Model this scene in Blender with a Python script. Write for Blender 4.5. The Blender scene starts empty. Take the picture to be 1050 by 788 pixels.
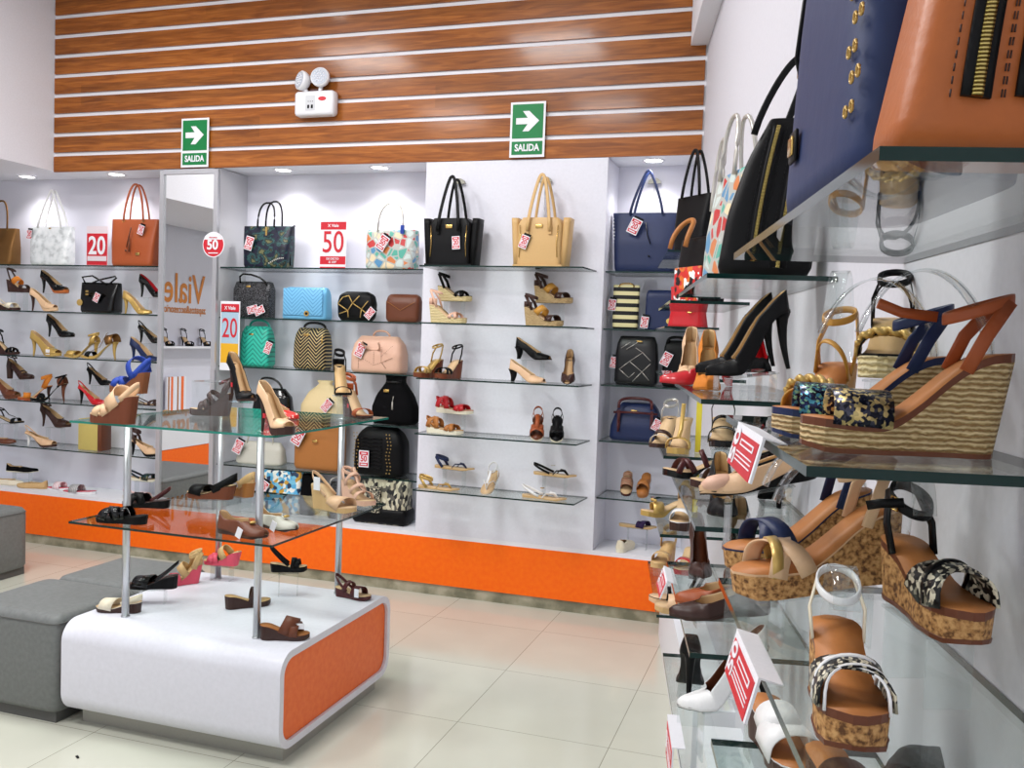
import bpy, math, random
from mathutils import Vector, Matrix, Euler
PI = math.pi
sc = bpy.context.scene
col = sc.collection
random.seed(7)

# ------------------------------------------------------------------ frame of the slanted right wall
WA = 0.202841512                      # the right wall leans 11.6 degrees off the square
WD = Vector((-math.sin(WA), math.cos(WA), 0))     # along the wall, away from the viewer
WN = Vector((-math.cos(WA), -math.sin(WA), 0))    # out of the wall into the room
WOFF = 0.429
WROT = math.degrees(WA) + 90          # heading of WD
def wall(s, d, z):
    return WD * s + WN * (d - WOFF) + Vector((0, 0, z))
def smooth(t):
    t = max(0.0, min(1.0, t)); return t * t * (3 - 2 * t)
def lerp(a, b, t): return a + (b - a) * t
def interp(tab, t):
    for (a, va), (b, vb) in zip(tab, tab[1:]):
        if t <= b:
            return lerp(va, vb, smooth((t - a) / (b - a)) if b > a else 0)
    return tab[-1][1]

# ------------------------------------------------------------------ materials
def lin(c):
    return tuple(((x / 255) / 12.92 if x / 255 <= 0.04045 else ((x / 255 + 0.055) / 1.055) ** 2.4) for x in c) + (1,)
MATS = {}
def mat(name, c, rough=.5, metal=0, bump=0, bscale=200, coat=0, emit=0, spec=.35):
    if name in MATS: return MATS[name]
    m = bpy.data.materials.new(name); m.use_nodes = True
    nt = m.node_tree; b = nt.nodes['Principled BSDF']
    b.inputs['Base Color'].default_value = lin(c)
    b.inputs['Roughness'].default_value = rough
    b.inputs['Metallic'].default_value = metal
    b.inputs['Specular IOR Level'].default_value = spec
    b.inputs['Coat Weight'].default_value = coat
    b.inputs['Coat Roughness'].default_value = .12
    if emit:
        b.inputs['Emission Color'].default_value = lin(c); b.inputs['Emission Strength'].default_value = emit
    if bump or not emit:
        tc = nt.nodes.new('ShaderNodeTexCoord'); n = nt.nodes.new('ShaderNodeTexNoise')
        n.inputs['Scale'].default_value = bscale; n.inputs['Detail'].default_value = 3
        nt.links.new(tc.outputs['Object'], n.inputs['Vector'])
        # a little unevenness of the colour, as leather, cloth and paint have
        mx = nt.nodes.new('ShaderNodeMix'); mx.data_type = 'RGBA'; mx.blend_type = 'MULTIPLY'
        mx.inputs['Factor'].default_value = .12
        mx.inputs[6].default_value = lin(c)
        nt.links.new(n.outputs['Fac'], mx.inputs[7]); nt.links.new(mx.outputs[2], b.inputs['Base Color'])
        if bump:
            bp = nt.nodes.new('ShaderNodeBump'); bp.inputs['Strength'].default_value = bump; bp.inputs['Distance'].default_value = .002
            nt.links.new(n.outputs['Fac'], bp.inputs['Height']); nt.links.new(bp.outputs['Normal'], b.inputs['Normal'])
    MATS[name] = m; m.diffuse_color = lin(c)
    return m
def nodes_of(m):
    nt = m.node_tree; return nt, nt.nodes['Principled BSDF']
def pattern(name, kind, cols, scale=30, rough=.5, metal=0, stretch=(1, 1, 1), bump=.3, rot=(0, 0, 0), width=.08, coat=0, border=None):
    """procedural two to four colour patterns"""
    if name in MATS: return MATS[name]
    m = mat(name, cols[0], rough, metal, coat=coat); nt, b = nodes_of(m)
    for l in list(b.inputs['Base Color'].links): nt.links.remove(l)
    tc = nt.nodes.new('ShaderNodeTexCoord'); mp = nt.nodes.new('ShaderNodeMapping')
    mp.inputs['Scale'].default_value = stretch; mp.inputs['Rotation'].default_value = [math.radians(a) for a in rot]
    nt.links.new(tc.outputs['Object'], mp.inputs['Vector'])
    cr = nt.nodes.new('ShaderNodeValToRGB'); cr.color_ramp.interpolation = 'LINEAR'
    src = None
    if kind == 'noise':
        n = nt.nodes.new('ShaderNodeTexNoise'); n.inputs['Scale'].default_value = scale; n.inputs['Detail'].default_value = 6
        src = n.outputs['Fac']; stops = [.36 + .28 * i / (len(cols) - 1) for i in range(len(cols))]
    elif kind == 'cells':
        n = nt.nodes.new('ShaderNodeTexVoronoi'); n.inputs['Scale'].default_value = scale
        sp = nt.nodes.new('ShaderNodeSeparateColor'); nt.links.new(n.outputs['Color'], sp.inputs[0]); src = sp.outputs[0]
        stops = [i / len(cols) for i in range(len(cols))]; cr.color_ramp.interpolation = 'CONSTANT'
    elif kind == 'edges':
        n = nt.nodes.new('ShaderNodeTexVoronoi'); n.feature = 'DISTANCE_TO_EDGE'; n.inputs['Scale'].default_value = scale
        src = n.outputs['Distance']; stops = [0, width, width + .03, 1][:len(cols)] if len(cols) < 4 else [0, width, .25, 1]
    elif kind == 'spots':
        n = nt.nodes.new('ShaderNodeTexVoronoi'); n.inputs['Scale'].default_value = scale
        src = n.outputs['Distance']; stops = [0, .3, .34, 1][:len(cols)]
        if len(cols) == 2: stops = [.28, .33]
    else:
        n = nt.nodes.new('ShaderNodeTexWave'); n.inputs['Scale'].default_value = scale
        n.bands_direction = 'Z' if kind == 'bandsz' else ('X' if kind == 'bandsx' else 'DIAGONAL')
        n.inputs['Distortion'].default_value = 0 if kind != 'rope' else 3
        if kind == 'rope': n.inputs['Detail Scale'].default_value = 3; n.bands_direction = 'Z'
        src = n.outputs['Fac']
        stops = [.5 - width, .5 + width] if len(cols) == 2 else [i / (len(cols) - 1) for i in range(len(cols))]
    nt.links.new(mp.outputs[0], n.inputs['Vector'])
    el = cr.color_ramp.elements
    while len(el) < len(cols): el.new(.5)
    for e, s, c in zip(el, stops, cols): e.position = s; e.color = lin(c)
    nt.links.new(src, cr.inputs[0]); out = cr.outputs[0]
    if border:
        n2 = nt.nodes.new('ShaderNodeTexVoronoi'); n2.feature = 'DISTANCE_TO_EDGE'; n2.inputs['Scale'].default_value = scale; nt.links.new(mp.outputs[0], n2.inputs['Vector'])
        lt = nt.nodes.new('ShaderNodeMath'); lt.operation = 'LESS_THAN'; lt.inputs[1].default_value = border[1]; nt.links.new(n2.outputs['Distance'], lt.inputs[0])
        mb_ = nt.nodes.new('ShaderNodeMix'); mb_.data_type = 'RGBA'; nt.links.new(lt.outputs[0], mb_.inputs[0]); nt.links.new(out, mb_.inputs[6]); mb_.inputs[7].default_value = lin(border[0]); out = mb_.outputs[2]
    nt.links.new(out, b.inputs['Base Color'])
    if bump:
        bp = nt.nodes.new('ShaderNodeBump'); bp.inputs['Strength'].default_value = bump; bp.inputs['Distance'].default_value = .003
        nt.links.new(src, bp.inputs['Height']); nt.links.new(bp.outputs['Normal'], b.inputs['Normal'])
    return m
def zigzag(name, base, line, freq=45, amp=.35, rough=.45, metal_line=True):
    """chevron lines on the front of a bag: |x| folded, then stripes"""
    m = mat(name, base, rough); nt, b = nodes_of(m)
    for l in list(b.inputs['Base Color'].links): nt.links.remove(l)
    N = nt.nodes.new; L = nt.links.new
    tc = N('ShaderNodeTexCoord'); sx = N('ShaderNodeSeparateXYZ'); L(tc.outputs['Object'], sx.inputs[0])
    pp = N('ShaderNodeMath'); pp.operation = 'PINGPONG'; pp.inputs[1].default_value = amp; 
    L(sx.outputs['X'], pp.inputs[0])
    ad = N('ShaderNodeMath'); ad.operation = 'ADD'; L(pp.outputs[0], ad.inputs[0]); L(sx.outputs['Z'], ad.inputs[1])
    mu = N('ShaderNodeMath'); mu.operation = 'MULTIPLY'; mu.inputs[1].default_value = freq; L(ad.outputs[0], mu.inputs[0])
    fr = N('ShaderNodeMath'); fr.operation = 'FRACT'; L(mu.outputs[0], fr.inputs[0])
    gt = N('ShaderNodeMath'); gt.operation = 'GREATER_THAN'; gt.inputs[1].default_value = .68; L(fr.outputs[0], gt.inputs[0])
    mx = N('ShaderNodeMix'); mx.data_type = 'RGBA'; mx.inputs[6].default_value = lin(base); mx.inputs[7].default_value = lin(line)
    L(gt.outputs[0], mx.inputs[0]); L(mx.outputs[2], b.inputs['Base Color'])
    if metal_line:
        m2 = N('ShaderNodeMath'); m2.operation = 'MULTIPLY'; m2.inputs[1].default_value = .6; L(gt.outputs[0], m2.inputs[0]); L(m2.outputs[0], b.inputs['Metallic'])
    bp = N('ShaderNodeBump'); bp.inputs['Strength'].default_value = .5; bp.inputs['Distance'].default_value = .002
    L(gt.outputs[0], bp.inputs['Height']); L(bp.outputs['Normal'], b.inputs['Normal'])
    return m
def clear(name, tint=(238, 250, 245), ior=1.5, gloss=0.0, haze=0.0):
    """a thin clear sheet: it lets light straight through and mirrors by Fresnel's law, the same from both faces"""
    if name in MATS: return MATS[name]
    m = bpy.data.materials.new(name); m.use_nodes = True; nt = m.node_tree; nt.nodes.clear()
    N = nt.nodes.new; L = nt.links.new
    o = N('ShaderNodeOutputMaterial'); mx = N('ShaderNodeMixShader'); t = N('ShaderNodeBsdfTransparent'); g = N('ShaderNodeBsdfGlossy')
    t.inputs[0].default_value = lin(tint); g.inputs['Roughness'].default_value = gloss
    geo = N('ShaderNodeNewGeometry'); mi = N('ShaderNodeMix'); mi.inputs[2].default_value = ior; mi.inputs[3].default_value = 1 / ior
    L(geo.outputs['Backfacing'], mi.inputs[0]); fr = N('ShaderNodeFresnel'); L(mi.outputs[0], fr.inputs['IOR'])
    L(fr.outputs[0], mx.inputs[0]); L(t.outputs[0], mx.inputs[1]); L(g.outputs[0], mx.inputs[2])
    if haze:
        d = N('ShaderNodeBsdfDiffuse'); d.inputs[0].default_value = lin(tint); m2 = N('ShaderNodeMixShader'); m2.inputs[0].default_value = haze
        L(mx.outputs[0], m2.inputs[1]); L(d.outputs[0], m2.inputs[2]); L(m2.outputs[0], o.inputs[0])
    else: L(mx.outputs[0], o.inputs[0])
    MATS[name] = m; m.diffuse_color = (.8, .9, .9, .3)
    return m

# ------------------------------------------------------------------ mesh building
class MB:
    def __init__(s): s.v = []; s.f = []; s.m = []; s.sm = []
    def add(s, vs, fs, mi=0, M=None, sm=False):
        o = len(s.v)
        for p in vs:
            p = Vector(p); s.v.append(M @ p if M is not None else p)
        for f in fs: s.f.append([i + o for i in f]); s.m.append(mi); s.sm.append(sm)
        return s
    def box(s, c, d, mi=0, M=None, mis=None, bev=0):
        x, y, z = d[0] / 2, d[1] / 2, d[2] / 2
        if bev:
            # chamfered box: three shifted rings per corner
            b = min(bev, x * .9, y * .9, z * .9)
            rings = []
            for zz, k in ((-z, b), (-z + b * .35, b * .3), (-z + b, 0), (z - b, 0), (z - b * .35, b * .3), (z, b)):
                r = []
                for sx, sy in ((1, 1), (-1, 1), (-1, -1), (1, -1)):
                    pts = [(x - k, y - b - 0), (x - k - .3 * b, y - k - .3 * b), (x - b, y - k)]
                    if sx * sy < 0: pts = pts[::-1]
                    for px, py in pts: r.append((c[0] + sx * px, c[1] + sy * py, c[2] + zz))
                rings.append(r)
            return s.loft(rings, mi, M=M, sm=True)
        P = [(c[0] + i * x, c[1] + j * y, c[2] + k * z) for k in (-1, 1) for j in (-1, 1) for i in (-1, 1)]
        F = [(0, 2, 3, 1), (4, 5, 7, 6), (0, 1, 5, 4), (2, 6, 7, 3), (0, 4, 6, 2), (1, 3, 7, 5)]
        if mis:
            o = len(s.v)
            s.add(P, [], 0, M)
            for f, q in zip(F, mis): s.f.append([i + o for i in f]); s.m.append(q); s.sm.append(False)
            return s
        return s.add(P, F, mi, M)
    def loft(s, rings, mi=0, M=None, sm=True, caps=True, closed=True):
        n = len(rings[0]); vs = [p for r in rings for p in r]; fs = []
        for i in range(len(rings) - 1):
            for j in range(n if closed else n - 1):
                k = (j + 1) % n
                fs.append((i * n + j, i * n + k, (i + 1) * n + k, (i + 1) * n + j))
        s.add(vs, fs, mi, M, sm)
        if caps:
            o = len(s.v) - len(vs)
            s.f.append([o + j for j in range(n)][::-1]); s.m.append(mi); s.sm.append(False)
            s.f.append([o + (len(rings) - 1) * n + j for j in range(n)]); s.m.append(mi); s.sm.append(False)
        return s
    def ribbon(s, pts, side, w, th, mi=0, M=None, closed=False):
        pts = [Vector(p) for p in pts]; n = len(pts); rings = []
        for i, p in enumerate(pts):
            a = pts[i - 1] if (i or closed) else pts[0]; b = pts[(i + 1) % n] if (i < n - 1 or closed) else pts[-1]
            t = (b - a).normalized() if (b - a).length > 1e-9 else Vector((1, 0, 0))
            sd = t.cross(Vector((0, 1, 0))) if side is None else (side[i] if isinstance(side, list) else Vector(side))
            sd = Vector(sd); sd = (sd - t * sd.dot(t)); sd = sd.normalized() if sd.length > 1e-6 else Vector((0, 0, 1))
            nn = t.cross(sd); ww = (w[i] if isinstance(w, list) else w) / 2
            rings.append([p + sd * ww + nn * th / 2, p + sd * ww * .5 + nn * th * .75, p - sd * ww * .5 + nn * th * .75, p - sd * ww + nn * th / 2, p - sd * ww - nn * th / 2, p + sd * ww - nn * th / 2])
        if closed: rings.append(rings[0])
        return s.loft(rings, mi, M, sm=True, caps=not closed)
    def tube(s, pts, r, mi=0, M=None, n=8, closed=False):
        pts = [Vector(p) for p in pts]; rings = []; up = Vector((0, 0, 1)); N = len(pts)
        for i, p in enumerate(pts):
            a = pts[i - 1] if (i or closed) else pts[0]; b = pts[(i + 1) % N] if (i < N - 1 or closed) else pts[-1]
            t = (b - a).normalized()
            u = up - t * up.dot(t)
            if u.length < .15: u = Vector((0, 1, 0)) - t * t.y
            u.normalize(); v = t.cross(u); rr = r[i] if isinstance(r, list) else r
            rings.append([p + u * rr * math.cos(2 * PI * j / n) + v * rr * math.sin(2 * PI * j / n) for j in range(n)])
        if closed: rings.append(rings[0])
        return s.loft(rings, mi, M, caps=not closed)
    def cyl(s, c, r, h, mi=0, M=None, n=24, r2=None):
        r2 = r if r2 is None else r2
        return s.loft([[(c[0] + q * math.cos(2 * PI * j / n), c[1] + q * math.sin(2 * PI * j / n), z) for j in range(n)] for q, z in ((r, c[2]), (r2, c[2] + h))], mi, M)
    def ball(s, c, r, mi=0, M=None, n=10, sq=(1, 1, 1)):
        rings = []
        for i in range(n // 2 + 1):
            a = -PI / 2 + PI * (i + .02) / (n // 2 + .04)
            rings.append([(c[0] + sq[0] * r * math.cos(a) * math.cos(2 * PI * j / n), c[1] + sq[1] * r * math.cos(a) * math.sin(2 * PI * j / n), c[2] + sq[2] * r * math.sin(a)) for j in range(n)])
        return s.loft(rings, mi, M)
    def mesh(s, name, mats):
        me = bpy.data.meshes.new(name); me.from_pydata([tuple(p) for p in s.v], [], s.f)
        for m in mats: me.materials.append(m)
        me.polygons.foreach_set('material_index', s.m); me.polygons.foreach_set('use_smooth', s.sm); me.update()
        return me
def obj(name, mb, mats, parent=None, loc=None, rot=None, label=None):
    if isinstance(mb, MB):
        if not isinstance(mats, (list, tuple)): mats = [mats]
        mb = mb.mesh(name, mats)
    o = bpy.data.objects.new(name, mb); col.objects.link(o)
    if parent: o.parent = parent
    if loc is not None: o.location = loc
    if rot is not None: o.rotation_euler = rot
    if label: o['label'] = label
    return o
def tag(o, label, cat, group=None):
    o['label'] = label; o['category'] = cat
    if group: o['group'] = group
    return o
def struct(name, mb, mats, **k):
    o = obj(name, mb, mats, **k); o['kind'] = 'structure'; return o
def thing(name, label, cat, loc, rz=0, group=None, tilt=0, roll=0, scale=1):
    o = bpy.data.objects.new(name, None); col.objects.link(o); o.empty_display_size = .05
    o.location = loc
    o.rotation_euler = (Matrix.Rotation(math.radians(rz), 3, 'Z') @ Matrix.Rotation(math.radians(tilt), 3, 'Y') @ Matrix.Rotation(math.radians(roll), 3, 'X')).to_euler()
    o.scale = (scale,) * 3
    return tag(o, label, cat, group)

# ------------------------------------------------------------------ lettering
TXT = {}
def text_mesh(body, size, bold=.0, align='CENTER', space=1.0, shear=0):
    k = (body, size, bold, align, space, shear)
    if k in TXT: return TXT[k]
    cu = bpy.data.curves.new('lettering', 'FONT'); cu.body = body; cu.size = size; cu.offset = bold * size; cu.align_x = align; cu.align_y = 'CENTER'
    cu.resolution_u = 4; cu.extrude = .0004; cu.space_character = space; cu.shear = shear
    o = bpy.data.objects.new('lettering', cu); col.objects.link(o)
    dg = bpy.context.evaluated_depsgraph_get(); dg.update()
    me = o.evaluated_get(dg).to_mesh()
    r = ([v.co.copy() for v in me.vertices], [tuple(p.vertices) for p in me.polygons])
    o.evaluated_get(dg).to_mesh_clear(); bpy.data.objects.remove(o); bpy.data.curves.remove(cu)
    TXT[k] = r; return r
FACE = Matrix.Rotation(PI / 2, 4, 'X')     # text drawn in XY stands up and is read from -Y
def put_text(mb, body, size, x, z, y=0, bold=.02, mi=0, M=None, sx=1, space=1.0, shear=0):
    v, f = text_mesh(body, size, bold, 'CENTER', space, shear)
    T = Matrix.Translation((x, y, z)) @ FACE @ Matrix.Diagonal((sx, 1, 1, 1))
    if M is not None: T = M @ T
    return mb.add(v, f, mi, T)

# ------------------------------------------------------------------ shoes
SW = [(0, .006), (.02, .019), (.07, .028), (.16, .031), (.32, .027), (.48, .030), (.66, .041), (.78, .038), (.9, .026), (.97, .014), (1, .003)]
SP = [(0, .006), (.02, .018), (.07, .026), (.16, .029), (.32, .026), (.48, .029), (.66, .038), (.78, .030), (.9, .016), (.97, .007), (1, .001)]
SR = [(0, .008), (.02, .021), (.07, .031), (.16, .034), (.32, .031), (.48, .034), (.66, .043), (.8, .043), (.91, .036), (.97, .023), (1, .008)]
class Last:
    """the shape of the foot bed: length, heel height, platform, outline"""
    def __init__(s, L=.23, hh=.09, pl=.008, tip='n', spring=.006, thick=.006):
        s.L, s.hh, s.pl, s.tip, s.spring, s.thick = L, hh, pl, tip, spring, thick
    def x(s, t): return (t - .5) * s.L
    def z(s, t):
        if t < .12: return s.hh + (.12 - t) * .02
        k = 1 - smooth((t - .10) / .56)
        return s.pl + (s.hh - s.pl) * k + s.spring * smooth((t - .7) / .3)
    def w(s, t): return interp({'n': SW, 'p': SP, 'r': SR}[s.tip], t) * s.L / .24
    def sole(s, bottom, mi_top=0, mi_side=1, grow=1.0, mb=None, t0=0.0, t1=1.0, top=None, lip=0, rake=0):
        mb = mb or MB(); N = 22; rings = []
        for i in range(N + 1):
            t = t0 + (t1 - t0) * i / N; w = s.w(t) * grow; zt = (top or s.z)(t); zb = bottom(t); x = s.x(t)
            if i == 0: x -= lip
            rk = rake * max(0, 1 - t / .34); ft = rake * max(0, zt - zb) / max(s.hh, .01) if False else rk
            rings.append([(x + (rk if top and rake and lip else 0), -w, zt), (x + (rk if top and rake and lip else 0), w, zt), (x + rk, w * .96, zb), (x + rk, -w * .96, zb)])
        n = 4; vs = [p for r in rings for p in r]; o = len(mb.v); mb.add(vs, [])
        for i in range(N):
            for j in range(4):
                k = (j + 1) % 4
                mb.f.append([o + q for q in (i * n + j, i * n + k, (i + 1) * n + k, (i + 1) * n + j)]); mb.m.append(mi_top if j == 0 else mi_side); mb.sm.append(j == 0 or j == 2)
        mb.f.append([o + j for j in range(4)][::-1]); mb.m.append(mi_side); mb.sm.append(False)
        mb.f.append([o + N * 4 + j for j in range(4)]); mb.m.append(mi_side); mb.sm.append(False)
        return mb
    def edge(s, t, side, up=0): return Vector((s.x(t), side * s.w(t), s.z(t) + up))
    def tan(s, t):
        a = Vector((s.x(t - .03), 0, s.z(t - .03))); b = Vector((s.x(t + .03), 0, s.z(t + .03))); return (b - a).normalized()
    def band(s, mb, t0, t1, h, w, th=.0022, mi=0, skew=0, N=14, out=1.06, dip=.004):
        pts = []; sd = []
        for i in range(N + 1):
            u = i / N; t = lerp(t0, t1, u); a = PI * u
            T = s.tan(t); nn = Vector((-T.z, 0, T.x))
            y = -math.cos(a) * s.w(t) * out
            e = math.sin(a) ** .62
            pts.append(Vector((s.x(t), y, s.z(t) - dip)) + nn * (h * e)); sd.append(T)
        return mb.ribbon(pts, sd, w, th, mi)
    def upper(s, mb, back=.055, vamp=.045, mouth=.62, t0=0.0, t1=1.0, mi=0, low=None, open_side=None, lean=.9, toebox=.022, N=30, R=7, ang=.52):
        """a closed shoe: two side walls that meet over the toe, open at the top"""
        def height(t):
            if t < .2: return lerp(back, back * .62, smooth(t / .2))
            if t < mouth: return lerp(back * .62, vamp, smooth((t - .2) / (mouth - .2)))
            return lerp(vamp, toebox * .55, ((t - mouth) / (1 - mouth)) ** 1.3) if t < .995 else toebox * .4
        for side in (-1, 1):
            vs = []
            for i in range(N + 1):
                t = t0 + (t1 - t0) * (i / N) ** 1.25
                T = s.tan(min(max(t, .02), .98)); nn = Vector((-T.z, 0, T.x)).lerp(Vector((0, 0, 1)), .6 if t < .25 else .0).normalized()
                h = height(t)
                if t < mouth: A = ang * PI / 2
                else: A = PI / 2 * lerp(ang, 1, min(1, ((t - mouth) / .10)) ** .5)
                if open_side and open_side[0] < t < open_side[1]:
                    k = math.sin(PI * (t - open_side[0]) / (open_side[1] - open_side[0])); A *= 1 - .8 * k ** .5
                full = h / math.sin(A) if t < mouth else h
                for j in range(R + 1):
                    a = A * j / R
                    hgt = (full if t < mouth else h) * math.sin(a)
                    if t < mouth: hgt = h * (j / R)
                    yy = s.w(t) * min(1, t / .03) ** .5 * (1 - (.22 * (j / R) ** 1.5 if t < .3 else 0)) * 1.04 * (math.cos(a) ** .8 if t > mouth else (math.cos(a * lean)) ** .6)
                    base = Vector((s.x(t), side * yy, (low(t) if low else s.z(t) - s.thick * .7)))
                    extra = (s.z(t) - base.z) * (j / R)
                    vs.append(base + nn * hgt + Vector((0, 0, max(0, extra))))
            fs = []
            for i in range(N):
                for j in range(R):
                    q = (i * (R + 1) + j, (i + 1) * (R + 1) + j, (i + 1) * (R + 1) + j + 1, i * (R + 1) + j + 1)
                    fs.append(q if side < 0 else q[::-1])
            mb.add(vs, fs, mi, sm=True)
        return mb

SHOE = {}
def shell(o, th=.0018, inner=1):
    m = o.modifiers.new('thickness', 'SOLIDIFY'); m.thickness = th; m.offset = -1; m.material_offset = inner; m.material_offset_rim = 0
    return o
def shoe(name, label, loc, rz, L=.22, base='stiletto', hh=.09, pl=.006, tip='n', upper=None, colr=None, sole=None, ins=None, straps=(), scol=None,
         heelc=None, group=None, tilt=0, roll=0, extra=None, mouth=.6, back=.052, vamp=.04, cat=None, trim=None, buckle=None, stand=None, t1=1.0, open_side=None, sticker=False, rmax=.006):
    """one shoe with its parts; colours are material objects"""
    colr = colr or M_BLACK; sole = sole or colr; ins = ins or M_INS; scol = scol or colr; heelc = heelc or sole
    key = (L, base, hh, pl, tip, upper, colr.name, sole.name, ins.name, tuple(straps), scol.name, heelc.name, mouth, back, vamp, trim.name if trim else 0, bool(buckle), t1, open_side, sticker)
    cat = cat or {'pump_shoe': 'shoe', 'flat_shoe': 'shoe', 'loafer': 'shoe', 'sneaker': 'shoe'}.get(name, 'sandal')
    root = thing(name, label, cat, loc, rz, group, tilt, roll)
    if key not in SHOE:
        la = Last(L, hh, pl, tip, spring=rmax if base in ('stiletto', 'block', 'flat') else .003)
        parts = []
        k = L / .24
        if base in ('stiletto', 'block', 'cone'):
            parts.append(('sole', la.sole(lambda t: max(0, la.z(t) - .006 - (pl - .005 if pl > .012 else 0) * smooth((t - .38) / .2)) if t < .62 else max(0, la.z(t) - max(pl, .005)), 0, 1), [ins, sole]))
            hb = MB(); rings = []
            q = {'stiletto': ((.024, .021), (.006, .006)), 'block': ((.030, .025), (.022, .021)), 'cone': ((.030, .025), (.011, .012))}[base]
            xs = la.x(.075)
            for i in range(9):
                u = i / 8; zz = (la.hh - .003) * (1 - u); e = u ** (.45 if base == 'stiletto' else .8)
                hx = lerp(q[0][0], q[1][0], e) * k; hy = lerp(q[0][1], q[1][1], e) * k; cx = xs + (.006 if base != 'block' else .0) * math.sin(u * PI) * k + .002
                rings.append([(cx + hx / 1 * math.cos(2 * PI * j / 12) * .95, hy * math.sin(2 * PI * j / 12), max(zz, 0)) for j in range(12)])
            hb.loft(rings, 0); parts.append(('heel', hb, [heelc]))
        elif base == 'wedge':
            if trim:
                parts.append(('footbed', la.sole(lambda t: la.z(t) - .009, 0, 1, grow=1.03), [ins, trim]))
                parts.append(('wedge_sole', la.sole(lambda t: 0.004 if t < .9 else .004 + (t - .9) * .05, 0, 0, grow=1.0, top=lambda t: la.z(t) - .0085, rake=.016), [sole]))
                parts.append(('outsole', la.sole(lambda t: 0 if t < .9 else (t - .9) * .05, 0, 0, grow=1.02, top=lambda t: .005 if t < .9 else .005 + (t - .9) * .05, rake=.016, lip=.0001), [trim]))
            else:
                parts.append(('footbed', la.sole(lambda t: la.z(t) - .004, 0, 1, grow=.99), [ins, scol]))
                parts.append(('wedge_sole', la.sole(lambda t: 0 if t < .9 else (t - .9) * .06, 0, 0, grow=1.0, top=lambda t: la.z(t) - .003, rake=.014 if la.hh > .05 else .004), [sole]))
        else:
            parts.append(('sole', la.sole(lambda t: max(0, la.z(t) - max(.007, pl)) if t > .9 else 0, 0, 1), [ins, sole]))
        sh = None
        if upper:
            ub = MB(); la.upper(ub, back=back * k, vamp=vamp * k, mouth=mouth, t1=t1, open_side=open_side)
            sh = ('upper', ub, [colr, ins])
        for i, st in enumerate(straps):
            kd = st[0]; b = MB(); nm = 'strap'
            if kd == 'band': la.band(b, *st[1:5])
            elif kd == 'cross':
                la.band(b, st[1], st[2], st[3], st[4]); la.band(b, st[2], st[1], st[3] * 1.08, st[4])
            elif kd == 'ankle':
                h = st[1]; wd = st[2] if len(st) > 2 and not isinstance(st[2], bpy.types.Material) else .008; zc = la.hh + h; cx = la.x(.15)
                ring = [Vector((cx + (.006 + .038 * math.cos(a)) * k, .028 * k * math.sin(a), zc - .011 * math.cos(a))) for a in [2 * PI * j / 22 for j in range(22)]]
                b.ribbon(ring, (0, 0, 1), wd, .002, closed=True)
                nm = 'ankle_strap'
                for sd in (-1, 1):
                    c = MB(); parts.append(('side_strap', c, [scol]))
                    c.ribbon([la.edge(.26, sd * 1.04, -.003), la.edge(.18, sd * 1.08, h * .5), Vector((cx - .022 * k, sd * .022 * k, zc + .008))], (1, 0, .25), wd * 1.15, .002)
                if len(st) > 3 and st[3] == 1:  # a heel cup
                    c = MB(); parts.append(('heel_cup', c, [scol]))
                    pts = [Vector((la.x(.13) + lerp(0, -.13 * L, math.sin(PI * u)), -math.cos(PI * u) * .03 * k, la.hh + h * .25)) for u in [j / 12 for j in range(13)]]
                    c.ribbon(pts, (0, 0, 1), h * .5, .002)
            elif kd == 'sling':
                h = st[1]; wd = st[2] if len(st) > 2 else .008; ts = st[3] if len(st) > 3 else .42
                pts = []
                for j in range(19):
                    u = j / 18; e = math.sin(PI * u)
                    pts.append(Vector((lerp(la.x(ts), la.x(-.01), e ** .8), -math.cos(PI * u) ** 1 * la.w(.3) * 1.05 if True else 0, lerp(la.z(ts) + .006, la.hh + h, e ** .9))))
                b.ribbon(pts, (0, 0, 1), wd, .002); nm = 'back_strap'
            elif kd == 'thong':
                h = st[1]; wd = st[2]
                for sd in (-1, 1):
                    b.ribbon([la.edge(.5, sd, 0), la.edge(.58, sd * .8, h * .8), Vector((la.x(.72), sd * .008, la.z(.72) + h * .8)), Vector((la.x(.81), 0, la.z(.81)))], (.5, 0, .5), wd, .002)
            elif kd == 'tbar':
                b.ribbon([Vector((la.x(.72), 0, la.z(.72) + st[1] * .8)), Vector((la.x(.5), 0, la.z(.5) + st[1])), Vector((la.x(.32), 0, la.hh + st[1] * 1.3)), Vector((la.x(.28), 0, la.hh + st[2]))], (0, 1, 0), st[3], .002)
            elif kd == 'bow':
                c = Vector((la.x(.74), 0, la.z(.74) + st[1]))
                for sd in (-1, 1): b.ball(c + Vector((0, sd * .011, 0)), .011, sq=(.6, 1, .5))
                b.ball(c, .005); nm = 'bow'
            elif kd == 'gem':
                c = Vector((la.x(st[2]), 0, la.z(st[2]) + st[1])); b.cyl(c, .012, .003); nm = 'ornament'
            if kd == 'band' and st[4] == 0: continue
            parts.append((nm, b, [st[-1] if isinstance(st[-1], bpy.types.Material) else scol]))
        if buckle:
            b = MB(); zc = la.hh + [x for x in straps if x[0] == 'ankle'][0][1]
            c = Vector((la.x(.15) + .012 * k, -.0295 * k, zc - .003)); q = .007
            b.tube([c + Vector((-q, 0, -q)), c + Vector((q, 0, -q)), c + Vector((q, 0, q)), c + Vector((-q, 0, q))], .0012, closed=True)
            parts.append(('buckle', b, [M_GOLD]))
        if sticker:
            b = MB(); b.box((la.x(.33), -la.w(.3) * .99, la.z(.33) * .62), (.012, .0015, .016), 0); parts.append(('price_sticker', b, [M_RED]))
        SHOE[key] = ([(n, b.mesh(n, m), m) for n, b, m in parts], (sh[0], sh[1].mesh('upper', sh[2])) if sh else None)
    ps, sh = SHOE[key]
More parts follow.
